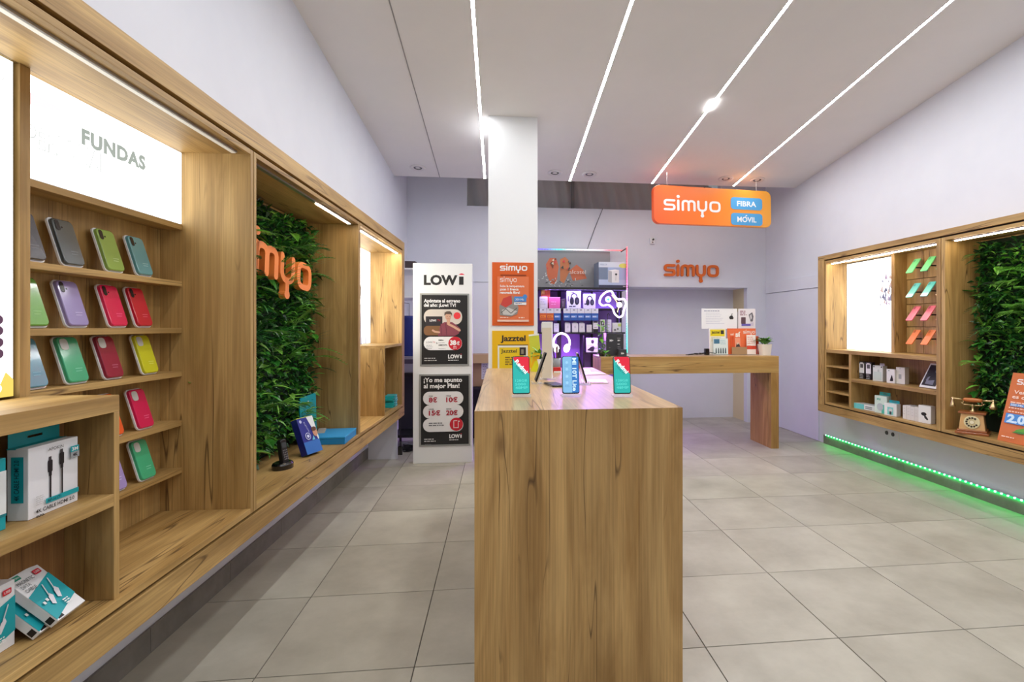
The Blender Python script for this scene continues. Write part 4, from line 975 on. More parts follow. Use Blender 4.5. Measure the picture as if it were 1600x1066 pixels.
# LED edge: beads across the top and down the side
def beads(root, pts, cols, e, r=.0065, name='led_beads'):
    ms = []; b = MB()
    for p, c in zip(pts, cols):
        m = mat('bead_%d_%d_%d_%g' % (c + (e,)), c, emit=e)
        if m not in ms: ms.append(m)
        b.m = ms.index(m); x, y, z = p; b.box(x - r, x + r, y - r, y + r, z - r, z + r)
    return tag(b.build(name, ms, root), kind='stuff')
def grad(stops, t):
    for (a, c), (b_, d) in zip(stops, stops[1:]):
        if t <= b_: q = (t - a) / (b_ - a); return tuple(int((c[i] + (d[i] - c[i]) * q) // 12 * 12) for i in range(3))
    return stops[-1][1]
n = 56; beads(ac, [(.46 + (1.648 - .46) * i / n, AY0 + .30, 2.392) for i in range(n + 1)], [grad([(0, (90, 80, 230)), (.12, (110, 100, 255)), (.3, (90, 230, 220)), (.45, (255, 255, 255)), (.7, (255, 236, 240)), (.85, (255, 120, 130)), (1, (255, 90, 90))], i / n) for i in range(n + 1)], 3.0)
n = 64; beads(ac, [(1.652, AY0 - .004, 2.385 - 1.36 * i / n) for i in range(n + 1)], [grad([(0, (255, 90, 100)), (.3, (255, 110, 150)), (.5, (220, 160, 255)), (.62, (230, 255, 255)), (.8, (120, 255, 230)), (1, (60, 230, 190))], i / n) for i in range(n + 1)], 3.0)
panel(ac, 'led_channel', 1.6485, 1.6555, AY0 + .004, AY0 + .03, 1.02, 2.385, BLACK, 0)
panel(ac, 'led_channel', .46, 1.65, AY0 + .308, AY0 + .32, 2.386, 2.398, BLACK, 0)
panel(ac, 'led_channel', 1.6485, 1.6555, AY0 + .031, AY0 + .33, 2.37, 2.385, BLACK, 0)
def px_x(x): return .511 + SXH * (x - 843)
def px_z(y): return 1.36 - (y - 510) * .00826
def item(name, label, cat, x0, x1, y0, y1, z0, rgb, y=6.68, d=.05, group=None, rough=.4):
    w = px_x(x1) - px_x(x0); h = (y1 - y0) * .00826
    t = carton(name, label, cat, (px_x((x0 + x1) / 2), y, z0), w, d, h, rgb, 0, 'W', group, .002, rough)
    return t, Print(FRONT(-w / 2, -d / 2, 0), 0, 100, w / 100, h / 100)
pj = carton('projector_box', 'blue-grey printed box with a white cube gadget on the top black shelf', 'box', (1.475, 6.76, 1.8625), .40, .26, .335, (118, 134, 158), .06)
P = Print(FRONT(-.2, -.13, 0), 0, 335, .001)
P.rect(0, 0, 400, 70, (214, 222, 236)).rect(0, 230, 400, 300, (178, 192, 222)).rect(0, 300, 400, 335, (56, 58, 84)).rect(120, 70, 400, 230, (160, 178, 214)).polys([[(125, 110), (175, 122), (175, 272), (125, 258)]], (176, 178, 184)).rect(175, 105, 272, 268, (226, 226, 228)).polys([[(125, 110), (222, 95), (272, 105), (175, 122)]], (240, 240, 242)).circ(232, 160, 14, (40, 42, 50)).line([(230, 176), (226, 240)], 4, (110, 112, 118)).circ(330, 46, 60, (214, 224, 110), ry=30)
P.text('PROJECTOR', 20, 44, 18, (130, 150, 180), w=90).text('XIAOMI', 325, 324, 14, WK, w=60, bold=.02).build(pj)
S1, S2 = 1.5925, 1.2825
t, P = item('accessory_box', 'white box first on the upper black shelf, beside the pink one', 'box', 843.5, 856, 463, 481, S1, (214, 214, 208)); P.lines(12, 88, 20, 60, 3, 8, (190, 190, 186)).build(t)
t, P = item('accessory_box', 'pink box on the upper black shelf', 'box', 858, 875.5, 463.5, 481, S1, (222, 104, 148)); P.rect(0, 0, 100, 8, (240, 160, 186)).lines(20, 80, 40, 60, 2, 7, (240, 160, 190)).build(t)
t, P = item('accessory_box', 'narrow dark box between the pink box and the headphone boxes', 'box', 877.5, 884, 466, 481, S1, (70, 60, 62)); P.lines(20, 80, 30, 70, 3, 8, (140, 130, 130)).build(t)
def hp(P):
    P.polys(stroke_polys([(52 + 22 * math.cos(a), 42 - 26 * math.sin(a)) for a in [PI * i / 10 for i in range(11)]], 8), (34, 34, 40)).circ(36, 58, 15, (34, 34, 40), ry=22).circ(72, 58, 17, (34, 34, 40), ry=22).circ(74, 60, 8, (70, 70, 80), ry=12)
t, P = item('headphone_box', 'large white box with black headphones on the upper black shelf', 'box', 886, 908, 453, 481, S1, (238, 238, 240)); hp(P); P.lines(15, 85, 86, 92, 1, 6, (80, 80, 84)).rect(8, 30, 14, 60, (60, 60, 64)).lines(30, 70, 8, 12, 1, 6, (60, 60, 64)).build(t)
hang_tab(t, (px_x(908) - px_x(886)) * .9, 28 * .00826, .05, .022, (200, 200, 204))
t, P = item('headphone_box', 'second white headphone box, beside the neon game controller', 'box', 912, 931, 457, 480, S1, (226, 222, 238)); hp(P); P.rect(8, 66, 24, 74, (40, 40, 44)).build(t)
t, P = item('accessory_box', 'orange packet standing behind the white box on the upper black shelf', 'box', 847, 861, 452, 481, S1, (226, 112, 70), y=6.78); P.rect(0, 0, 40, 22, (236, 190, 90)).build(t)
for k, x in enumerate((843.3, 854.3, 865.3, 880, 891, 902, 913, 924)):
    w = px_x(10.6) - px_x(0); blue = k > 1
    t = thing('blister_pack', ['first orange blister pack hanging from the upper black shelf', 'second orange blister pack hanging from the upper black shelf', 'blue blister pack beside the orange ones, before the black post', 'first blue blister pack past the black post', 'second blue blister pack past the black post', 'third blue blister pack past the black post', 'fourth blue blister pack past the black post', 'last blue blister pack, below the neon controller'][k], 'packet', (px_x(x) + w / 2, 6.612, 1.435), 0, 'packets hanging from the upper black shelf', absolute=False)
    MB().box(-w / 2, w / 2, -.002, .002, 0, .155).build('card', mat('card_blue' if blue else 'card_orange', (54, 96, 176) if blue else (206, 98, 52), .35), t)
    P = Print(FRONT(-w / 2, -.002, 0), 0, 155, .001)
    P.rect(0, 0, 88, 62, (226, 226, 240)).rect(30, 16, 58, 24, (60, 60, 70)).rect(8, 90, 80, 118, (120, 160, 226) if blue else (236, 150, 60)).lines(14, 74, 98, 108, 2, 6, (236, 240, 250) if blue else (190, 50, 40)).build(t)
    MB().tube([(0, .008, .14), (0, -.03, .14)], .002, 5).build('hook', ALU, t)
small = [('white accessory box before the black post on the middle shelf', 865.5, 873.5, 505, 519, (216, 220, 236), 0), ('first white tabbed box past the post on the middle shelf', 883, 891.5, 505, 519, (226, 224, 230), 1), ('second white tabbed box past the post on the middle shelf', 894, 903.5, 505, 519, (228, 226, 232), 1),
         ('third white tabbed box past the post on the middle shelf', 905, 914, 505, 519, (224, 222, 230), 1), ('small white box fourth past the post on the middle shelf', 917, 925, 507, 519, (220, 216, 222), 0), ('white box with black base and top on the middle shelf', 927, 935, 502, 519, (232, 232, 236), 2),
         ('white and green box on the middle shelf', 938.5, 946, 499, 519, (214, 216, 206), 3), ('tall white box on the middle shelf beside the green one', 948.5, 956, 499, 519, (218, 214, 236), 0), ('wide grey box at the end of the middle shelf', 957.5, 971.5, 504, 519, (212, 212, 214), 4), ('white box partly behind the white tower on the middle shelf', 846, 858, 505, 519, (222, 216, 212), 0)]
for lab, x0, x1, y0, y1, c, kind in small:
    t, P = item('accessory_box', lab, 'box', x0, x1, y0, y1, S2, c, y=6.66, d=.035, group='boxes on the middle black shelf')
    if kind == 1: P.circ(50, 40, 16, (206, 204, 212)); hang_tab(t, .05, (y1 - y0) * .00826, .035, .018, (206, 206, 212))
    if kind == 2: P.rect(0, 70, 100, 100, (26, 26, 30)).rect(10, 0, 90, 12, (40, 40, 44)).text('mini', 22, 60, 12, (30, 30, 34), w=50)
    if kind == 3: P.rect(18, 10, 80, 46, (50, 50, 54)).rect(26, 56, 74, 90, (120, 180, 70)).circ(50, 28, 12, (200, 200, 206))
    if kind == 4: P.circ(30, 76, 12, (110, 110, 114)).circ(62, 66, 9, (90, 90, 94)).polys([[(62, 10), (98, 6), (98, 40), (66, 40)]], (196, 206, 110))
    if kind == 0: P.lines(20, 80, 20, 60, 3, 5, (196, 194, 204))
    P.build(t)
t, P = item('lamp_box', 'white box with two black gadget pictures on the low black shelf', 'box', 917, 935, 530, 552.5, 1.0205, (222, 228, 226), y=6.70); P.polys([[(40, 16), (62, 10), (70, 26), (60, 40), (44, 36)]], (34, 34, 38)).polys([[(8, 84), (40, 62), (62, 56), (74, 66), (64, 92), (50, 94)]], (34, 34, 38)).lines(10, 90, 50, 52, 1, 2, (120, 120, 124)).build(t)
hk = thing('display_hook', 'black curved hook standing up between the boxes below the controller', 'hook', (px_x(949), 6.63, S2), 0, absolute=False)
MB().tube([(0, 0, 0), (0, 0, .20), (.004, 0, .23), (.016, 0, .245), (.026, 0, .235), (.026, 0, .215)], .004, 6).build('rod', BLACK, hk); MB().lathe([(.016, 0), (.016, .004), (.004, .006)], 14).build('foot', BLACK, hk)
# neon signs
NE = mat('neon_white', (255, 236, 255), emit=2.6); NT = mat('neon_teal', (60, 220, 170), emit=2.0); NP = mat('neon_clear_plate', (180, 170, 220), .2, trans=.7)
gc = thing('neon_sign', 'white neon game controller sign on the black shelving', 'neon sign', (1.45, 6.59, 1.6), 0)
def np_(pts): return [(px_x(x), 6.585, px_z(y)) for x, y in pts]
out = fillet([(935, 473), (938, 464), (946, 456), (955, 454.5), (958, 461), (964, 468), (975, 467), (978, 474), (975, 482), (972, 494), (966, 496.5), (959, 490), (957, 482), (950, 476), (940, 478)], 3, True, 4)
MB().tube(np_(out[:-1]), .0115, 8, True).build('neon_outline', NE, gc, smooth=True)
circ = lambda cx, cy, r, n=16: [(cx + r * math.cos(2 * PI * i / n), cy + r * math.sin(2 * PI * i / n)) for i in range(n)]
MB().tube(np_(circ(949.5, 468, 3.4)), .010, 6, True).build('stick_ring', NE, gc, smooth=True)
b = MB(); b.M = Matrix.Translation((px_x(949.5), 6.585, px_z(468))) @ Matrix.Rotation(PI / 2, 4, 'X'); b.lathe([(.014, -.006), (.014, .006)], 14); b.build('stick', NT, gc)
b = MB(); b.M = Matrix.Translation((px_x(967), 6.585, px_z(476.5))) @ Matrix.Rotation(PI / 2, 4, 'X'); b.lathe([(.036, -.006), (.036, .006)], 18); b.build('button_cluster', NE, gc)
MB().tube(np_([(955, 461), (962, 470), (966, 480), (964, 488)]), .005, 6).build('inner_line', mat('neon_yellow', (255, 226, 150), emit=1.4), gc)
MB().tube([(px_x(955.5), 6.585, px_z(455)), (px_x(955.5), 6.60, 1.829)], .003, 5).build('hanger', BLACK, gc)
nh = thing('neon_sign', 'white neon headphones sign in front of the purple panel', 'neon sign', (px_x(876), 6.56, .56), 0)
arc = [(876.5 + 12.5 * math.cos(a), 536 - 15 * math.sin(a)) for a in [PI * (i / 16) for i in range(17)]]
nq = lambda pts: [(px_x(x), 6.56, px_z(y)) for x, y in pts]
MB().tube(nq([(888, 541)] + arc + [(864.5, 541)]), .013, 8).build('headband', NE, nh, smooth=True)
for cx, s_ in ((884.5, 1), (868, -1)):
    b = MB(); b.M = Matrix.Translation((px_x(cx), 6.56, px_z(544))) @ Matrix.Rotation(PI / 2, 4, 'X') @ Matrix.Rotation(-.3 * s_, 4, 'Z') @ Matrix.Scale(1.4, 4, (0, 1, 0)); b.lathe([(.040, -.01), (.040, .01)], 18); b.build('ear_cup', NE, nh)
    MB().tube(nq([(cx - 1.5, 548), (cx, 544), (cx + 1.2, 540)]), .004, 5).build('ear_line', mat('neon_off', (120, 90, 130), .4), nh)
MB().tube([(px_x(876), 6.56, px_z(521)), (px_x(876), 6.63, 1.262)], .003, 5).build('hanger', BLACK, nh)
ld = bpy.data.lights.new('shelf_led', 'AREA'); ld.shape = 'RECTANGLE'; ld.size = 1.1; ld.size_y = .03; ld.energy = 20; ld.color = (.62, .2, 1.0)
lo = bpy.data.objects.new('shelf_led', ld); COL.objects.link(lo); lo.location = (1.0, 6.64, 1.25); lo.rotation_euler = (-.5, 0, 0)
ld2 = ld.copy(); ld2.energy = 16; ld2.color = (.4, .25, 1.0); lo2 = bpy.data.objects.new('shelf_led', ld2); COL.objects.link(lo2); lo2.location = (1.1, 6.64, 1.82); lo2.rotation_euler = (-.4, 0, 0)

# ---------------------------------------------------------------- hanging sign, wall lettering, little camera
hs = thing('hanging_sign', 'orange rounded simyo FIBRA MÓVIL sign hanging below the ceiling', 'sign', (2.533, 5.925, 2.555), (0, -.017, .160), absolute=False)
SIGN = bpy.data.materials.new('sign_orange'); SIGN.use_nodes = True
bs = SIGN.node_tree.nodes['Principled BSDF']; tcn = N(SIGN, 'ShaderNodeTexCoord'); mp = N(SIGN, 'ShaderNodeSeparateXYZ'); mrg = N(SIGN, 'ShaderNodeMapRange'); mrg.inputs[1].default_value = -.78; mrg.inputs[2].default_value = .78
rp = N(SIGN, 'ShaderNodeValToRGB'); e = rp.color_ramp.elements; e[0].color = lin((240, 96, 44)) + (1,); e[1].color = lin((244, 168, 62)) + (1,); q = e.new(.4); q.color = lin((246, 124, 40)) + (1,)
for a, c in ((tcn.outputs['Object'], mp.inputs[0]), (mp.outputs[0], mrg.inputs[0]), (mrg.outputs[0], rp.inputs[0]), (rp.outputs[0], bs.inputs['Base Color']), (rp.outputs[0], bs.inputs['Emission Color'])): SIGN.node_tree.links.new(a, c)
bs.inputs['Roughness'].default_value = .3; bs.inputs['Emission Strength'].default_value = .08
b = MB(); b.M = Matrix.Rotation(PI / 2, 4, 'X'); b.prism(rr(-.785, 0, .785, .442, .075, 6), -.03, .03, .004); b.build('panel', SIGN, hs)
P = Print(FRONT(-.785, -.03, 0), 1020, 350, 1.57 / 183, .442 / 61)
P.logo(1036, 327, 14.5, WK, .24, 86)
for y0, s in ((302, 'FIBRA'), (328, 'MOVIL')): P.polys([rr(1137, y0, 1188, y0 + 20, 5)], (84, 166, 222)).text(s, 1162.5, y0 + 14.4, 8.2, WK, w=31, bold=.022, al='c')
P.polys([[(1159.6, 333.2), (1161.8, 330.6), (1163.4, 331.2), (1160.8, 333.6)]], WK).build(hs)
MB().box(-.11, -.03, -.02, .02, .4425, .458).build('bracket', BLACK, hs)
for x in (-.6, .6): MB().tube([(x, 0, .4425), (x, 0, .60)], .0015, 6).build('hanging_rod', WHITE, hs)
ws = thing('lettering', 'orange cut-out letters reading simyo on the back wall above the niche', 'sign', (2.66, 6.995, 2.05))
k_ = .782 / 5.8; logo3d(ws, face((2.29, 6.9995, 2.075), (1, 0, -.01), (0, 0, 1)) @ Matrix(((k_, 0, 0, 0), (0, .132, 0, 0), (0, 0, 1, 0), (0, 0, 0, 1))), .27, .03, mat('letter_dark_orange', (226, 108, 24), .45))
wc = thing('security_camera', 'small white camera box high on the back wall', 'camera', (2.105, 6.97, 2.49))
MB().box(2.072, 2.138, 6.965, 6.9998, 2.50, 2.585).build('housing', WHITE, wc, .004)
b = MB(); b.M = Matrix.Translation((2.112, 6.965, 2.56)) @ Matrix.Rotation(PI / 2, 4, 'X'); b.lathe([(.014, 0), (.014, .012), (.008, .014)], 14); b.build('lens', PHONEB, wc)
b = MB(); b.M = Matrix.Translation((2.105, 6.965, 2.52)) @ Matrix.Rotation(PI / 2, 4, 'X'); b.lathe([(.008, 0), (.008, .006)], 10); b.build('sensor', PHONEB, wc)

# ---------------------------------------------------------------- display cabinet on the right wall
RX0, RX1 = 3.45, 3.7695
rf = thing('cabinet_surround', 'oak surround of the shorter cabinet above the green floor strip', 'cabinet frame', (3.6, 3.6, .443))
panel(rf, 'top_plank', RX0, RX1, 1.5, 5.30, 2.068, 2.116, WY); panel(rf, 'bottom_plank', RX0, RX1, 1.5, 5.30, .443, .522, WY); panel(rf, 'end_plank', RX0, RX1, 5.192, 5.30, .5222, 2.0678, WZ)
MB().box(RX0 + .02, RX1, 1.5, 5.19, 2.054, 2.0678).box(RX0 + .02, RX1, 1.5, 5.19, .5222, .534).box(RX0 + .02, RX1, 5.182, 5.192, .534, 2.054).build('shade_filler', SHADOW, rf)  # same added gap fillers here, shade of the grooves given as dark colour
def bay_r(name, label, y0, y1, t0, t1):
    b = thing(name, label, 'display cabinet', (3.6, (y0 + y1) / 2, .534))
    panel(b, 'side_panel', RX0, RX1, y0, y0 + t0, .534, 2.054, WZ); panel(b, 'side_panel', RX0, RX1, y1 - t1, y1, .534, 2.054, WZ)
    panel(b, 'top_panel', RX0, RX1, y0 + t0, y1 - t1, 2.030, 2.054, WY); panel(b, 'bottom_panel', RX0, RX1, y0 + t0, y1 - t1, .534, .556, WY)
    panel(b, 'back_panel', 3.758, RX1, y0 + t0, y1 - t1, .556, 2.030, WZ, 0)
    return b
c1 = bay_r('gadget_display_bay', 'oak display bay with boxed gadgets, glowing poster and colour samples', 3.725, 5.18, .04, .024)
panel(c1, 'shelf', RX0 + .001, 3.757, 3.766, 5.155, 1.082, 1.117, WY)
panel(c1, 'divider', 3.60, 3.757, 4.385, 4.425, 1.118, 2.029, WZ)
panel(c1, 'divider', RX0 + .001, 3.757, 4.765, 4.80, .557, 1.081, WZ)
for z in (.947, .811, .68): panel(c1, 'shelf', RX0 + .002, 3.757, 4.801, 5.155, z - .016, z, WY)
panel(c1, 'shelf', RX0 + .001, 3.757, 3.766, 4.764, .812, .845, WY)
def led_r(root, y0, y1, a, c):
    MB().box(RX0 + .035, RX0 + .065, y0, y1, 2.022, 2.0298).build('light_channel', ALU, root); MB().box(RX0 + .04, RX0 + .06, a, c, 2.016, 2.0222).build('led_bar', BAR, root)
led_r(c1, 3.78, 5.14, 3.82, 5.13)
c2 = bay_r('plant_display_bay', 'oak display bay of plants with the antique telephone on its floor', 1.9, 3.718, .03, .036)
led_r(c2, 1.95, 3.66, 1.97, 3.64)
# panelled back of the sample rack: board pieces with recessed joints
for r_ in range(4):
    z0, z1 = ((1.119, 1.352), (1.357, 1.556), (1.561, 1.782), (1.787, 2.028))[r_]
    for y0, y1 in ((3.767, 4.03), (4.035, 4.19), (4.195, 4.383)): MB().box(3.72, 3.7575, y0, y1, z0, z1).build('panel', WZ, c1, .001)
lr = thing('backlit_poster', 'backlit white poster in the short cabinet beside the colour samples', 'poster', (3.72, 4.79, 1.118))
panel(lr, 'casing', 3.684, 3.7575, 4.44, 5.15, 1.1185, 2.02, ALU, 0)
MB().box(3.68, 3.684, 4.442, 5.148, 1.12, 2.018).build('backlit_panel', BOXM, lr)
RF = lambda x, y, z: face((x, y, z), (0, -1, 0), (0, 0, 1))       # a face on the right wall: right is -Y
P = Print(RF(3.68, 5.148, 1.12), 0, 898, .001, emit=.95)
for k in range(26): 
    x, y = R.uniform(470, 640), R.uniform(190, 460); l = R.uniform(20, 60); P.polys([[(x, y), (x + l * .5, y - l), (x + l * .8, y + l * .4)]], R.choice(((150, 150, 176), (206, 180, 206), (190, 190, 200), (226, 196, 190), (120, 120, 150))), step=True)
P.text('.', 640, 700, 60, (226, 180, 180)).build(lr)
# colour samples: phone cases leaning on pegs
rows = [(1.829, 1.952, 'mint green', (120, 224, 150)), (1.613, 1.740, 'turquoise', (96, 216, 206)), (1.408, 1.538, 'pink', (246, 110, 132)), (1.20, 1.332, 'orange', (244, 134, 74))]
names = ['top', 'second', 'third', 'lowest']
for r_, (z0, z1, cn, c) in enumerate(rows):
    for k, yc in enumerate((4.215, 4.055, 3.895)):
        cc, cname = c, cn
        if r_ == 1 and k == 2: cc, cname = (244, 158, 90), 'orange'
        t = thing('sample_case', '%s phone case on its peg, %s of the %s row beside the backlit poster' % (cname, ('first', 'second', 'third')[k], names[r_]), 'phone case', (3.60, yc, z0), 0, 'phone cases pegged in rows in the short cabinet', absolute=False)
        M = Matrix.Rotation(-PI / 2, 4, 'Z') @ Matrix.Rotation(PI / 2 - .62, 4, 'X')
        b = MB(); b.M = M; b.prism(rr(-.037, 0, .037, .155, .008), 0, .007, .002); sh = b.build('shell', mat('sample_%d_%d_%d' % cc, cc, .3, coat=.6), t)
        b = MB(); b.M = M; b.prism(rr(-.032, .122, -.010, .148, .006), .0071, .0078); b.build('camera_cutout', mat('sample_cut_%d_%d_%d' % cc, tuple(int(v * .8) for v in cc), .4), sh)
        MB().tube([(.045, 0, .05), (.118, 0, .05)], .006, 8).build('peg', BLACK, t)
        MB().box(.109, .119, -.072, -.046, .012, .028).build('price_tag', mat('tag_dark', (70, 60, 74), .4), t)
# mid shelf
RT = -PI / 2
def rbox(name, label, x, y, z, w, h, d, rgb, rot=0.0, group=None):
    t = carton(name, label, 'box', (x, y, z), w, d, h, rgb, RT + rot, 'W', group)
    return t, Print(FRONT(-w / 2, -d / 2, 0), 0, 100, w / 100, h / 100)
ZS, ZF = .8455, .5565
for k, y in enumerate((4.745, 4.652)):
    t, P = rbox('accessory_box', ['tall narrow black and white box nearest the small pigeonholes', 'second tall narrow black and white box on the gadget shelf'][k], 3.56, y - .01, ZS, .058, .168, .05, (30, 28, 32), .25)
    P.rect(4, 4, 96, 66, (232, 232, 236)).rect(24, 14, 76, 36, (90, 90, 94)).rect(8, 0, 24, 10, (30, 28, 32)).rect(74, 0, 92, 10, (30, 28, 32)).lines(14, 86, 72, 92, 3, 4, (200, 200, 204)).build(t)
t, P = rbox('accessory_box', 'pale grey box with a hang tab in the middle of the gadget shelf', 3.56, 4.515, ZS, .10, .145, .06, (226, 232, 228), .25); P.rect(6, 4, 18, 12, BK).rect(82, 4, 94, 12, BK).circ(58, 34, 10, (196, 206, 200)).rect(10, 40, 90, 92, (206, 222, 216)).build(t); hang_tab(t, .046, .145, .06, .018, (240, 240, 242))
t, P = rbox('accessory_box', 'white box with a black stand picture on the gadget shelf', 3.55, 4.345, ZS, .08, .125, .05, (238, 238, 238), .2); P.polys([[(40, 86), (60, 46), (66, 40), (72, 50), (84, 78), (74, 86)]], BK).lines(20, 50, 8, 12, 1, 5, (110, 150, 140)).build(t)
t, P = rbox('accessory_box', 'plain white box behind the one with the black stand picture', 3.585, 4.272, ZS, .085, .148, .05, (232, 230, 226), .2); P.rect(30, 42, 62, 70, (170, 172, 172)).lines(40, 70, 6, 10, 1, 5, (200, 200, 200)).build(t)
pf_ = thing('framed_picture', 'white framed dark photograph leaning at the end of the gadget shelf', 'picture', (3.53, 3.93, ZS), (0, .5, 0), absolute=False)
M = Matrix.Rotation(-PI / 2, 4, 'Z') @ Matrix.Rotation(PI / 2, 4, 'X')
b = MB(); b.M = M; b.box(-.085, .085, 0, .225, 0, .012); pff = b.build('frame', WHITE, pf_, .002)
P = Print(M @ Matrix.Translation((-.085, 0, .012)), 0, 225, .001); P.rect(14, 16, 156, 206, (40, 40, 48)).polys([[(30, 190), (44, 130), (64, 120), (60, 160), (120, 150), (124, 196)]], (120, 122, 140)).circ(112, 70, 26, (96, 98, 112), ry=18).polys([[(24, 196), (30, 160), (44, 160), (44, 196)]], (16, 16, 20)).build(pff, 'photograph')
# bottom shelf
t, P = rbox('accessory_box', 'teal and white box lying flat on the cabinet floor', 3.545, 4.655, ZF, .28, .05, .10, (226, 234, 234), .12); P.rect(0, 0, 52, 100, (110, 204, 206)).polys([[(0, 0), (52, 0), (42, 100), (0, 100)]], (110, 204, 206)).lines(58, 96, 30, 60, 2, 14, (120, 126, 130)).build(t)
t, P = rbox('accessory_box', 'taller white and mint box with a teal hang tab on the cabinet floor', 3.53, 4.44, ZF, .125, .16, .055, (218, 236, 226), .2); P.rect(58, 50, 100, 100, (90, 204, 180)).circ(46, 64, 26, (190, 200, 204), ry=22).lines(20, 60, 14, 20, 2, 5, (120, 190, 170)).build(t); hang_tab(t, .11, .16, .055, .03, (60, 176, 170))
t, P = rbox('accessory_box', 'shorter white and teal box with a hang tab on the cabinet floor', 3.515, 4.305, ZF, .12, .11, .05, (234, 238, 238), .2); P.rect(26, 30, 74, 90, (130, 214, 210)).circ(52, 56, 16, (214, 218, 220)).rect(44, 64, 60, 90, (60, 66, 70)).build(t); hang_tab(t, .10, .11, .05, .024, (40, 168, 180))
for k in range(4):
    t, P = rbox('accessory_box', ['plain white box first in the row of four on the cabinet floor', 'second white box of the row of four on the cabinet floor', 'third white box of the row of four on the cabinet floor', 'last white box of the row, beside the black holder picture'][k], 3.54, 4.15 - .043 * k, ZF, .036, .118 + .004 * (k % 2), .085, (232 - 3 * k, 228 - 3 * k, 226 - 3 * k), .15, 'row of white boxes on the cabinet floor'); P.lines(30, 70, 20, 60, 3, 5, (206, 202, 200)).build(t)
t, P = rbox('accessory_box', 'white box with a black phone holder picture at the end of the cabinet floor', 3.53, 3.945, ZF, .105, .145, .05, (240, 240, 240), .2); P.circ(44, 48, 22, (30, 30, 34), ry=10).polys([[(44, 54), (60, 56), (80, 74), (72, 82), (50, 70)]], (44, 44, 48)).build(t)
# antique telephone
at_ = thing('antique_telephone', 'old wooden telephone with brass fittings and rotary dial', 'telephone', (3.535, 3.53, ZF), (0, 0, RT + .70), absolute=False)
OAKB, OAKL = mat('phone_wood_dark', (150, 84, 40), .35, coat=.5), mat('phone_wood_light', (214, 168, 112), .35, coat=.5)
MB().box(-.10, .10, -.085, .085, 0, .018).box(-.088, .088, -.074, .074, .018, .034).build('plinth', OAKB, at_, .004)
q0, q1 = rr(-.078, -.064, .078, .064, .004, 2), rr(-.066, -.052, .066, .052, .004, 2); n = len(q0)
MB().add([(x, y, .0345) for x, y in q0] + [(x, y, .15) for x, y in q1], [tuple(range(n))[::-1]] + [(i, (i + 1) % n, n + (i + 1) % n, n + i) for i in range(n)] + [tuple(range(n, 2 * n))]).build('case', OAKL, at_)
MB().box(-.082, .082, -.066, .066, .1502, .164).build('lid', OAKB, at_, .004)
Md = Matrix.Translation((0, -.0585, .09)) @ Matrix.Rotation(PI / 2 - .103, 4, 'X')
b = MB(); b.M = Md; b.lathe([(.048, 0), (.048, .004), (.044, .006)], 28); dial = b.build('dial', mat('dial_cream', (226, 214, 170), .35), at_)
P = Print(Md @ Matrix.Translation((0, 0, .006)), 0, 0, .001)
for i in range(10): a = 2 * PI * i / 12 + .6; P.circ(32 * math.cos(a), 32 * math.sin(a), 7, (60, 50, 40), n=12)
P.circ(0, 0, 16, (190, 170, 120)).circ(0, 0, 13, (236, 228, 200)).build(dial, 'finger_holes')
MB().lathe([(.022, .1642), (.018, .17), (.008, .176), (.008, .205), (.013, .212), (.004, .216)], 16).build('column', BRASS, at_, smooth=True)
MB().tube([(-.07, 0, .226), (-.05, 0, .212), (0, 0, .21), (.05, 0, .212), (.07, 0, .226)], .005, 7).tube([(-.055, -.02, .24), (-.055, 0, .214), (-.055, .02, .24)], .004, 6).tube([(.055, -.02, .24), (.055, 0, .214), (.055, .02, .24)], .004, 6).build('cradle', BRASS, at_, smooth=True)
MB().tube([(-.13, 0, .252), (-.05, 0, .249)], .007, 10).tube([(.05, 0, .249), (.14, 0, .252)], .007, 10).build('handset_rod', BRASS, at_, smooth=True)
MB().tube([(-.055, 0, .249), (-.04, 0, .249), (0, 0, .249), (.04, 0, .249), (.055, 0, .249)], [.012, .015, .0165, .015, .012], 12).build('handle', mat('handle_wood', (190, 110, 50), .35, coat=.4), at_, smooth=True)
for x in (-.12, .118):
    big = x > 0; MB().tube([(x, 0, .262), (x, 0, .24), (x, 0, .222), (x, -.004, .205), (x, -.006, .19)], [.006, .008, .012 if not big else .02, .016 if not big else .026, .02 if not big else .022], 14).build('mouthpiece' if big else 'earpiece', BRASS, at_, smooth=True)
# planting and leaning orange poster of the second bay
gw2 = thing('vertical_garden', 'dense green artificial fern panel behind the antique telephone', 'plant wall', (3.745, 2.8, .557))
panel(gw2, 'backing', 3.748, 3.7575, 1.94, 3.68, .557, 2.02, MATS['backing_green'], 0)
green_wall(gw2, lambda d, u, z: Vector((3.746 - d, u, z)), 2.75, 3.66, .70, 1.99, 17, n_small=4200, nf=18, nt=34, nb=110, dens=[(3.6, 1.90, .9), (3.62, 1.22, 1.0), (3.6, 1.05, 1.0), (3.45, 1.30, 1.2)], clear=lambda u, z: z < 1.22 and u < 3.55)
op = thing('leaning_poster', 'orange simyo offer board leaning in the plant bay, cut off by the picture edge', 'poster', (3.505, 3.08, ZF), (0, .26, 0), absolute=False)
M = Matrix.Rotation(-PI / 2, 4, 'Z') @ Matrix.Rotation(PI / 2, 4, 'X')
b = MB(); b.M = M; b.box(-.225, .225, 0, .49, 0, .006); b.build('board', mat('poster_orange_2', (206, 112, 52), .5), op)
P = Print(M @ Matrix.Translation((-.225, 0, .006)), 0, 490, .001)
P.logo(48, 78, 32, WK, .22, 200).text('Venirte a simyo', 42, 148, 24, (250, 220, 200), w=340, bold=.02).text('es de listos', 38, 182, 24, (250, 220, 200), w=250, bold=.02)
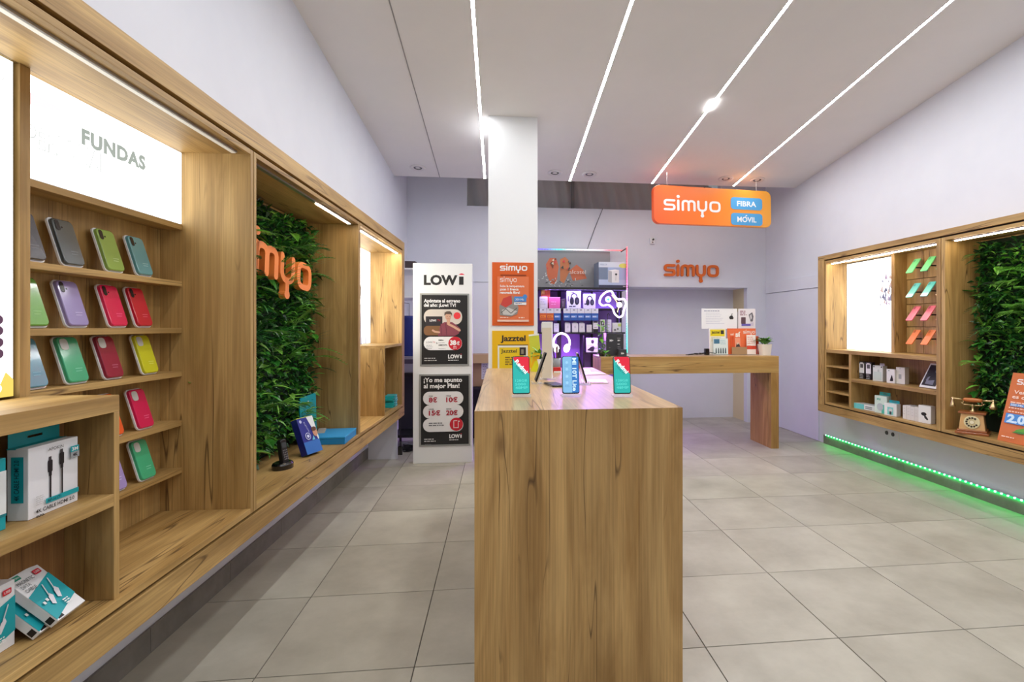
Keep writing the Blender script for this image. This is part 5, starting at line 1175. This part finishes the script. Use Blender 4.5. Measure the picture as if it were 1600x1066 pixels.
P.lines(36, 300, 206, 214, 1, 9, (246, 206, 180)).rect(36, 218, 300, 238, (96, 150, 206)).text('500 Mb + 100 GB', 42, 235, 14, WK, w=200).lines(32, 280, 246, 272, 2, 8, (246, 206, 180), 4)
P.rect(24, 290, 320, 360, (70, 140, 210)).text('2.000', 38, 350, 50, (206, 232, 250), w=230, bold=.05).polys([[(100, 420), (120, 395), (180, 372), (230, 380), (190, 402)]], (90, 160, 50)).polys([[(170, 372), (200, 350), (250, 360), (230, 384)]], (222, 190, 60)).polys([[(90, 416), (150, 404), (220, 408), (150, 420)]], (60, 130, 50)).lines(30, 150, 452, 458, 1, 7, (250, 216, 196)).build(op)
# green strip along the right base
gs = thing('led_strip', 'bright green LED strip running along the top of the right-hand base tiles', 'LED strip', (3.76, 3.6, .1005))
n = 84; beads(gs, [(3.742, 5.60 - 4.2 * i / n, .106) for i in range(n)], [(186, 255, 222)] * n, 2.2, .0058)
b = MB().box(3.7445, 3.7514, 1.35, 5.61, .0985, .110); b.mi = [1, 0, 0, 0, 0, 2]
b.build('strip', [mat('strip_tape', (120, 190, 150), .5), mat('green_glow', (6, 255, 104), emit=30.0), mat('green_edge_glow', (20, 214, 120), emit=1.0)], gs)
sk = thing('cable_outlet', 'two small dark cable outlets in the wall below the short cabinet', 'outlet', (3.765, 4.65, .30))
for y in (4.69, 4.61): 
    b = MB(); b.M = Matrix.Translation((3.7698, y, .318)) @ Matrix.Rotation(-PI / 2, 4, 'Y'); b.lathe([(.020, 0), (.018, .006), (.010, .007)], 14); b.build('socket', mat('outlet_dark', (70, 72, 74), .5), sk)
MB().box(3.764, 3.7698, 4.535, 4.54, .27, .36).build('cover_edge', WHITE, sk)

# ---------------------------------------------------------------- storage corner beyond the long cabinet
wsu = thing('wall_shelves', 'white wall shelves in the gap between cabinet end and LOWI stand', 'shelf', (-1.1, 6.4, 1.7))
for z in (1.70, 2.02): MB().box(-1.235, -.93, 6.0, 6.7, z - .018, z).build('shelf', WHITE, wsu, .002)
MB().box(-1.24, -1.235, 6.0, 6.7, 1.60, 2.15).build('rail', WHITE, wsu)
for k, (y, z, c, h) in enumerate(((6.15, 2.0005 + .02, (70, 60, 66), .09), (6.35, 2.0205, (150, 150, 160), .08), (6.14, 1.7005, (220, 222, 228), .24), (6.28, 1.7005, (190, 170, 140), .2))):
    carton('stored_box', ['small dark box on the top white wall shelf', 'small grey box further back on the top white wall shelf', 'tall white box on the lower white wall shelf', 'tan box on the lower white wall shelf'][k], 'box', (-1.02, y, z), .12, .1, h, c)
bg = thing('hanging_jacket', 'dark blue jacket hanging in the gap beside the LOWI stand', 'jacket', (-1.03, 6.1, 1.0), absolute=False)
b = MB(); rn = random.Random(2)
for i in range(13):
    t_ = i / 12; wdt = .07 + .06 * math.sin(t_ * 2.4); b.v += [(wdt * math.cos(a) * (1 + .15 * math.sin(3 * a + i)), .10 * math.sin(a) * (1 + .12 * math.sin(2 * a + i * .8)), .48 * (1 - t_)) for a in [2 * PI * k / 18 for k in range(18)]]
for i in range(12):
    for k in range(18): j = (k + 1) % 18; b.f.append([i * 18 + k, (i + 1) * 18 + k, (i + 1) * 18 + j, i * 18 + j]); b.mi.append(0)
b.f.append(list(range(18))); b.mi.append(0); b.f.append(list(range(12 * 18, 13 * 18))[::-1]); b.mi.append(0)
b.build('cloth', mat('navy_cloth', (36, 50, 120), .85), bg, smooth=True)
MB().tube([(0, 0, .46), (0, 0, .62), (-.2, .05, .66)], .005, 5).build('strap', mat('strap_grey', (150, 150, 156), .6), bg)
pb = carton('stored_bag', 'bundle of grey and white packaging below the blue jacket', 'bag', (-1.02, 6.05, .84), .22, .2, .18, (150, 150, 160))
MB().box(-.112, .112, -.105, -.1001, .10, .15).build('band', mat('band_dark', (70, 64, 80), .6), pb)
rk = thing('storage_rack', 'dark storage rack in the gap beneath the packaging', 'rack', (-1.0, 6.1, 0))
for x in (-1.16, -.90): 
    for y in (5.92, 6.28): MB().box(x - .012, x + .012, y - .012, y + .012, 0, .838).build('leg', BLACK, rk)
MB().box(-1.18, -.88, 5.9, 6.3, .80, .8395).build('shelf', BLACK, rk); MB().box(-1.18, -.88, 6.26, 6.3, .1, .79).build('back_sheet', mat('rack_dark', (52, 50, 58), .7), rk); MB().box(-1.18, -.88, 5.9, 6.3, .12, .15).build('shelf', BLACK, rk)
ch = thing('cable_heap', 'tangle of black and grey cables on the floor beside the LOWI stand', 'cable', (-.98, 5.78, 0), absolute=False)
b = MB()
for k in range(5): b.tube([(.07 * math.cos(q * .8 + k * 1.3), .05 * math.sin(q * .8 + k), .012 + .012 * k + .008 * math.sin(q + k)) for q in range(12)], .006, 5)
b.build('cable', BLACK, ch)
b = MB(); b.tube([(.08 * math.cos(q * .7 + 2), .06 * math.sin(q * .7), .075 + .006 * math.sin(q)) for q in range(10)], .006, 5); b.build('grey_cable', mat('cable_grey', (120, 120, 128), .5), ch)
bx = thing('storage_bench', 'black low shelf carrying the cardboard box between stand and pillar', 'shelf', (-.15, 6.2, 0))
MB().box(-.50, .1, 5.95, 6.4, .64, .67).build('top', BLACK, bx); MB().box(-.50, .1, 6.36, 6.4, 0, .64).build('back_panel', BLACK, bx); MB().box(-.50, -.47, 5.95, 6.36, 0, .64).build('side_panel', BLACK, bx); MB().box(.07, .1, 5.95, 6.36, 0, .64).build('side_panel', BLACK, bx)
cb_ = thing('cardboard_box', 'brown cardboard box between the LOWI stand and the white pillar', 'box', (-.20, 6.16, .6705), (0, 0, .12), absolute=False)
CARD = mat('cardboard', (150, 122, 92), .8)
MB().box(-.17, .17, -.14, .14, 0, .36).build('carton', CARD, cb_, .003)
for s_ in (-1, 1):
    b = MB(); b.M = Matrix.Translation((0, s_ * .14, .3605)) @ Matrix.Rotation(s_ * -1.0, 4, 'X'); b.box(-.168, .168, min(0, s_ * .11), max(0, s_ * .11), 0, .004); b.build('flap', CARD, cb_)
Print(FRONT(-.17, -.14, 0), 0, 360, .001).rect(150, 90, 240, 280, (206, 206, 210)).lines(160, 230, 110, 260, 9, 8, (110, 110, 116)).build(cb_)
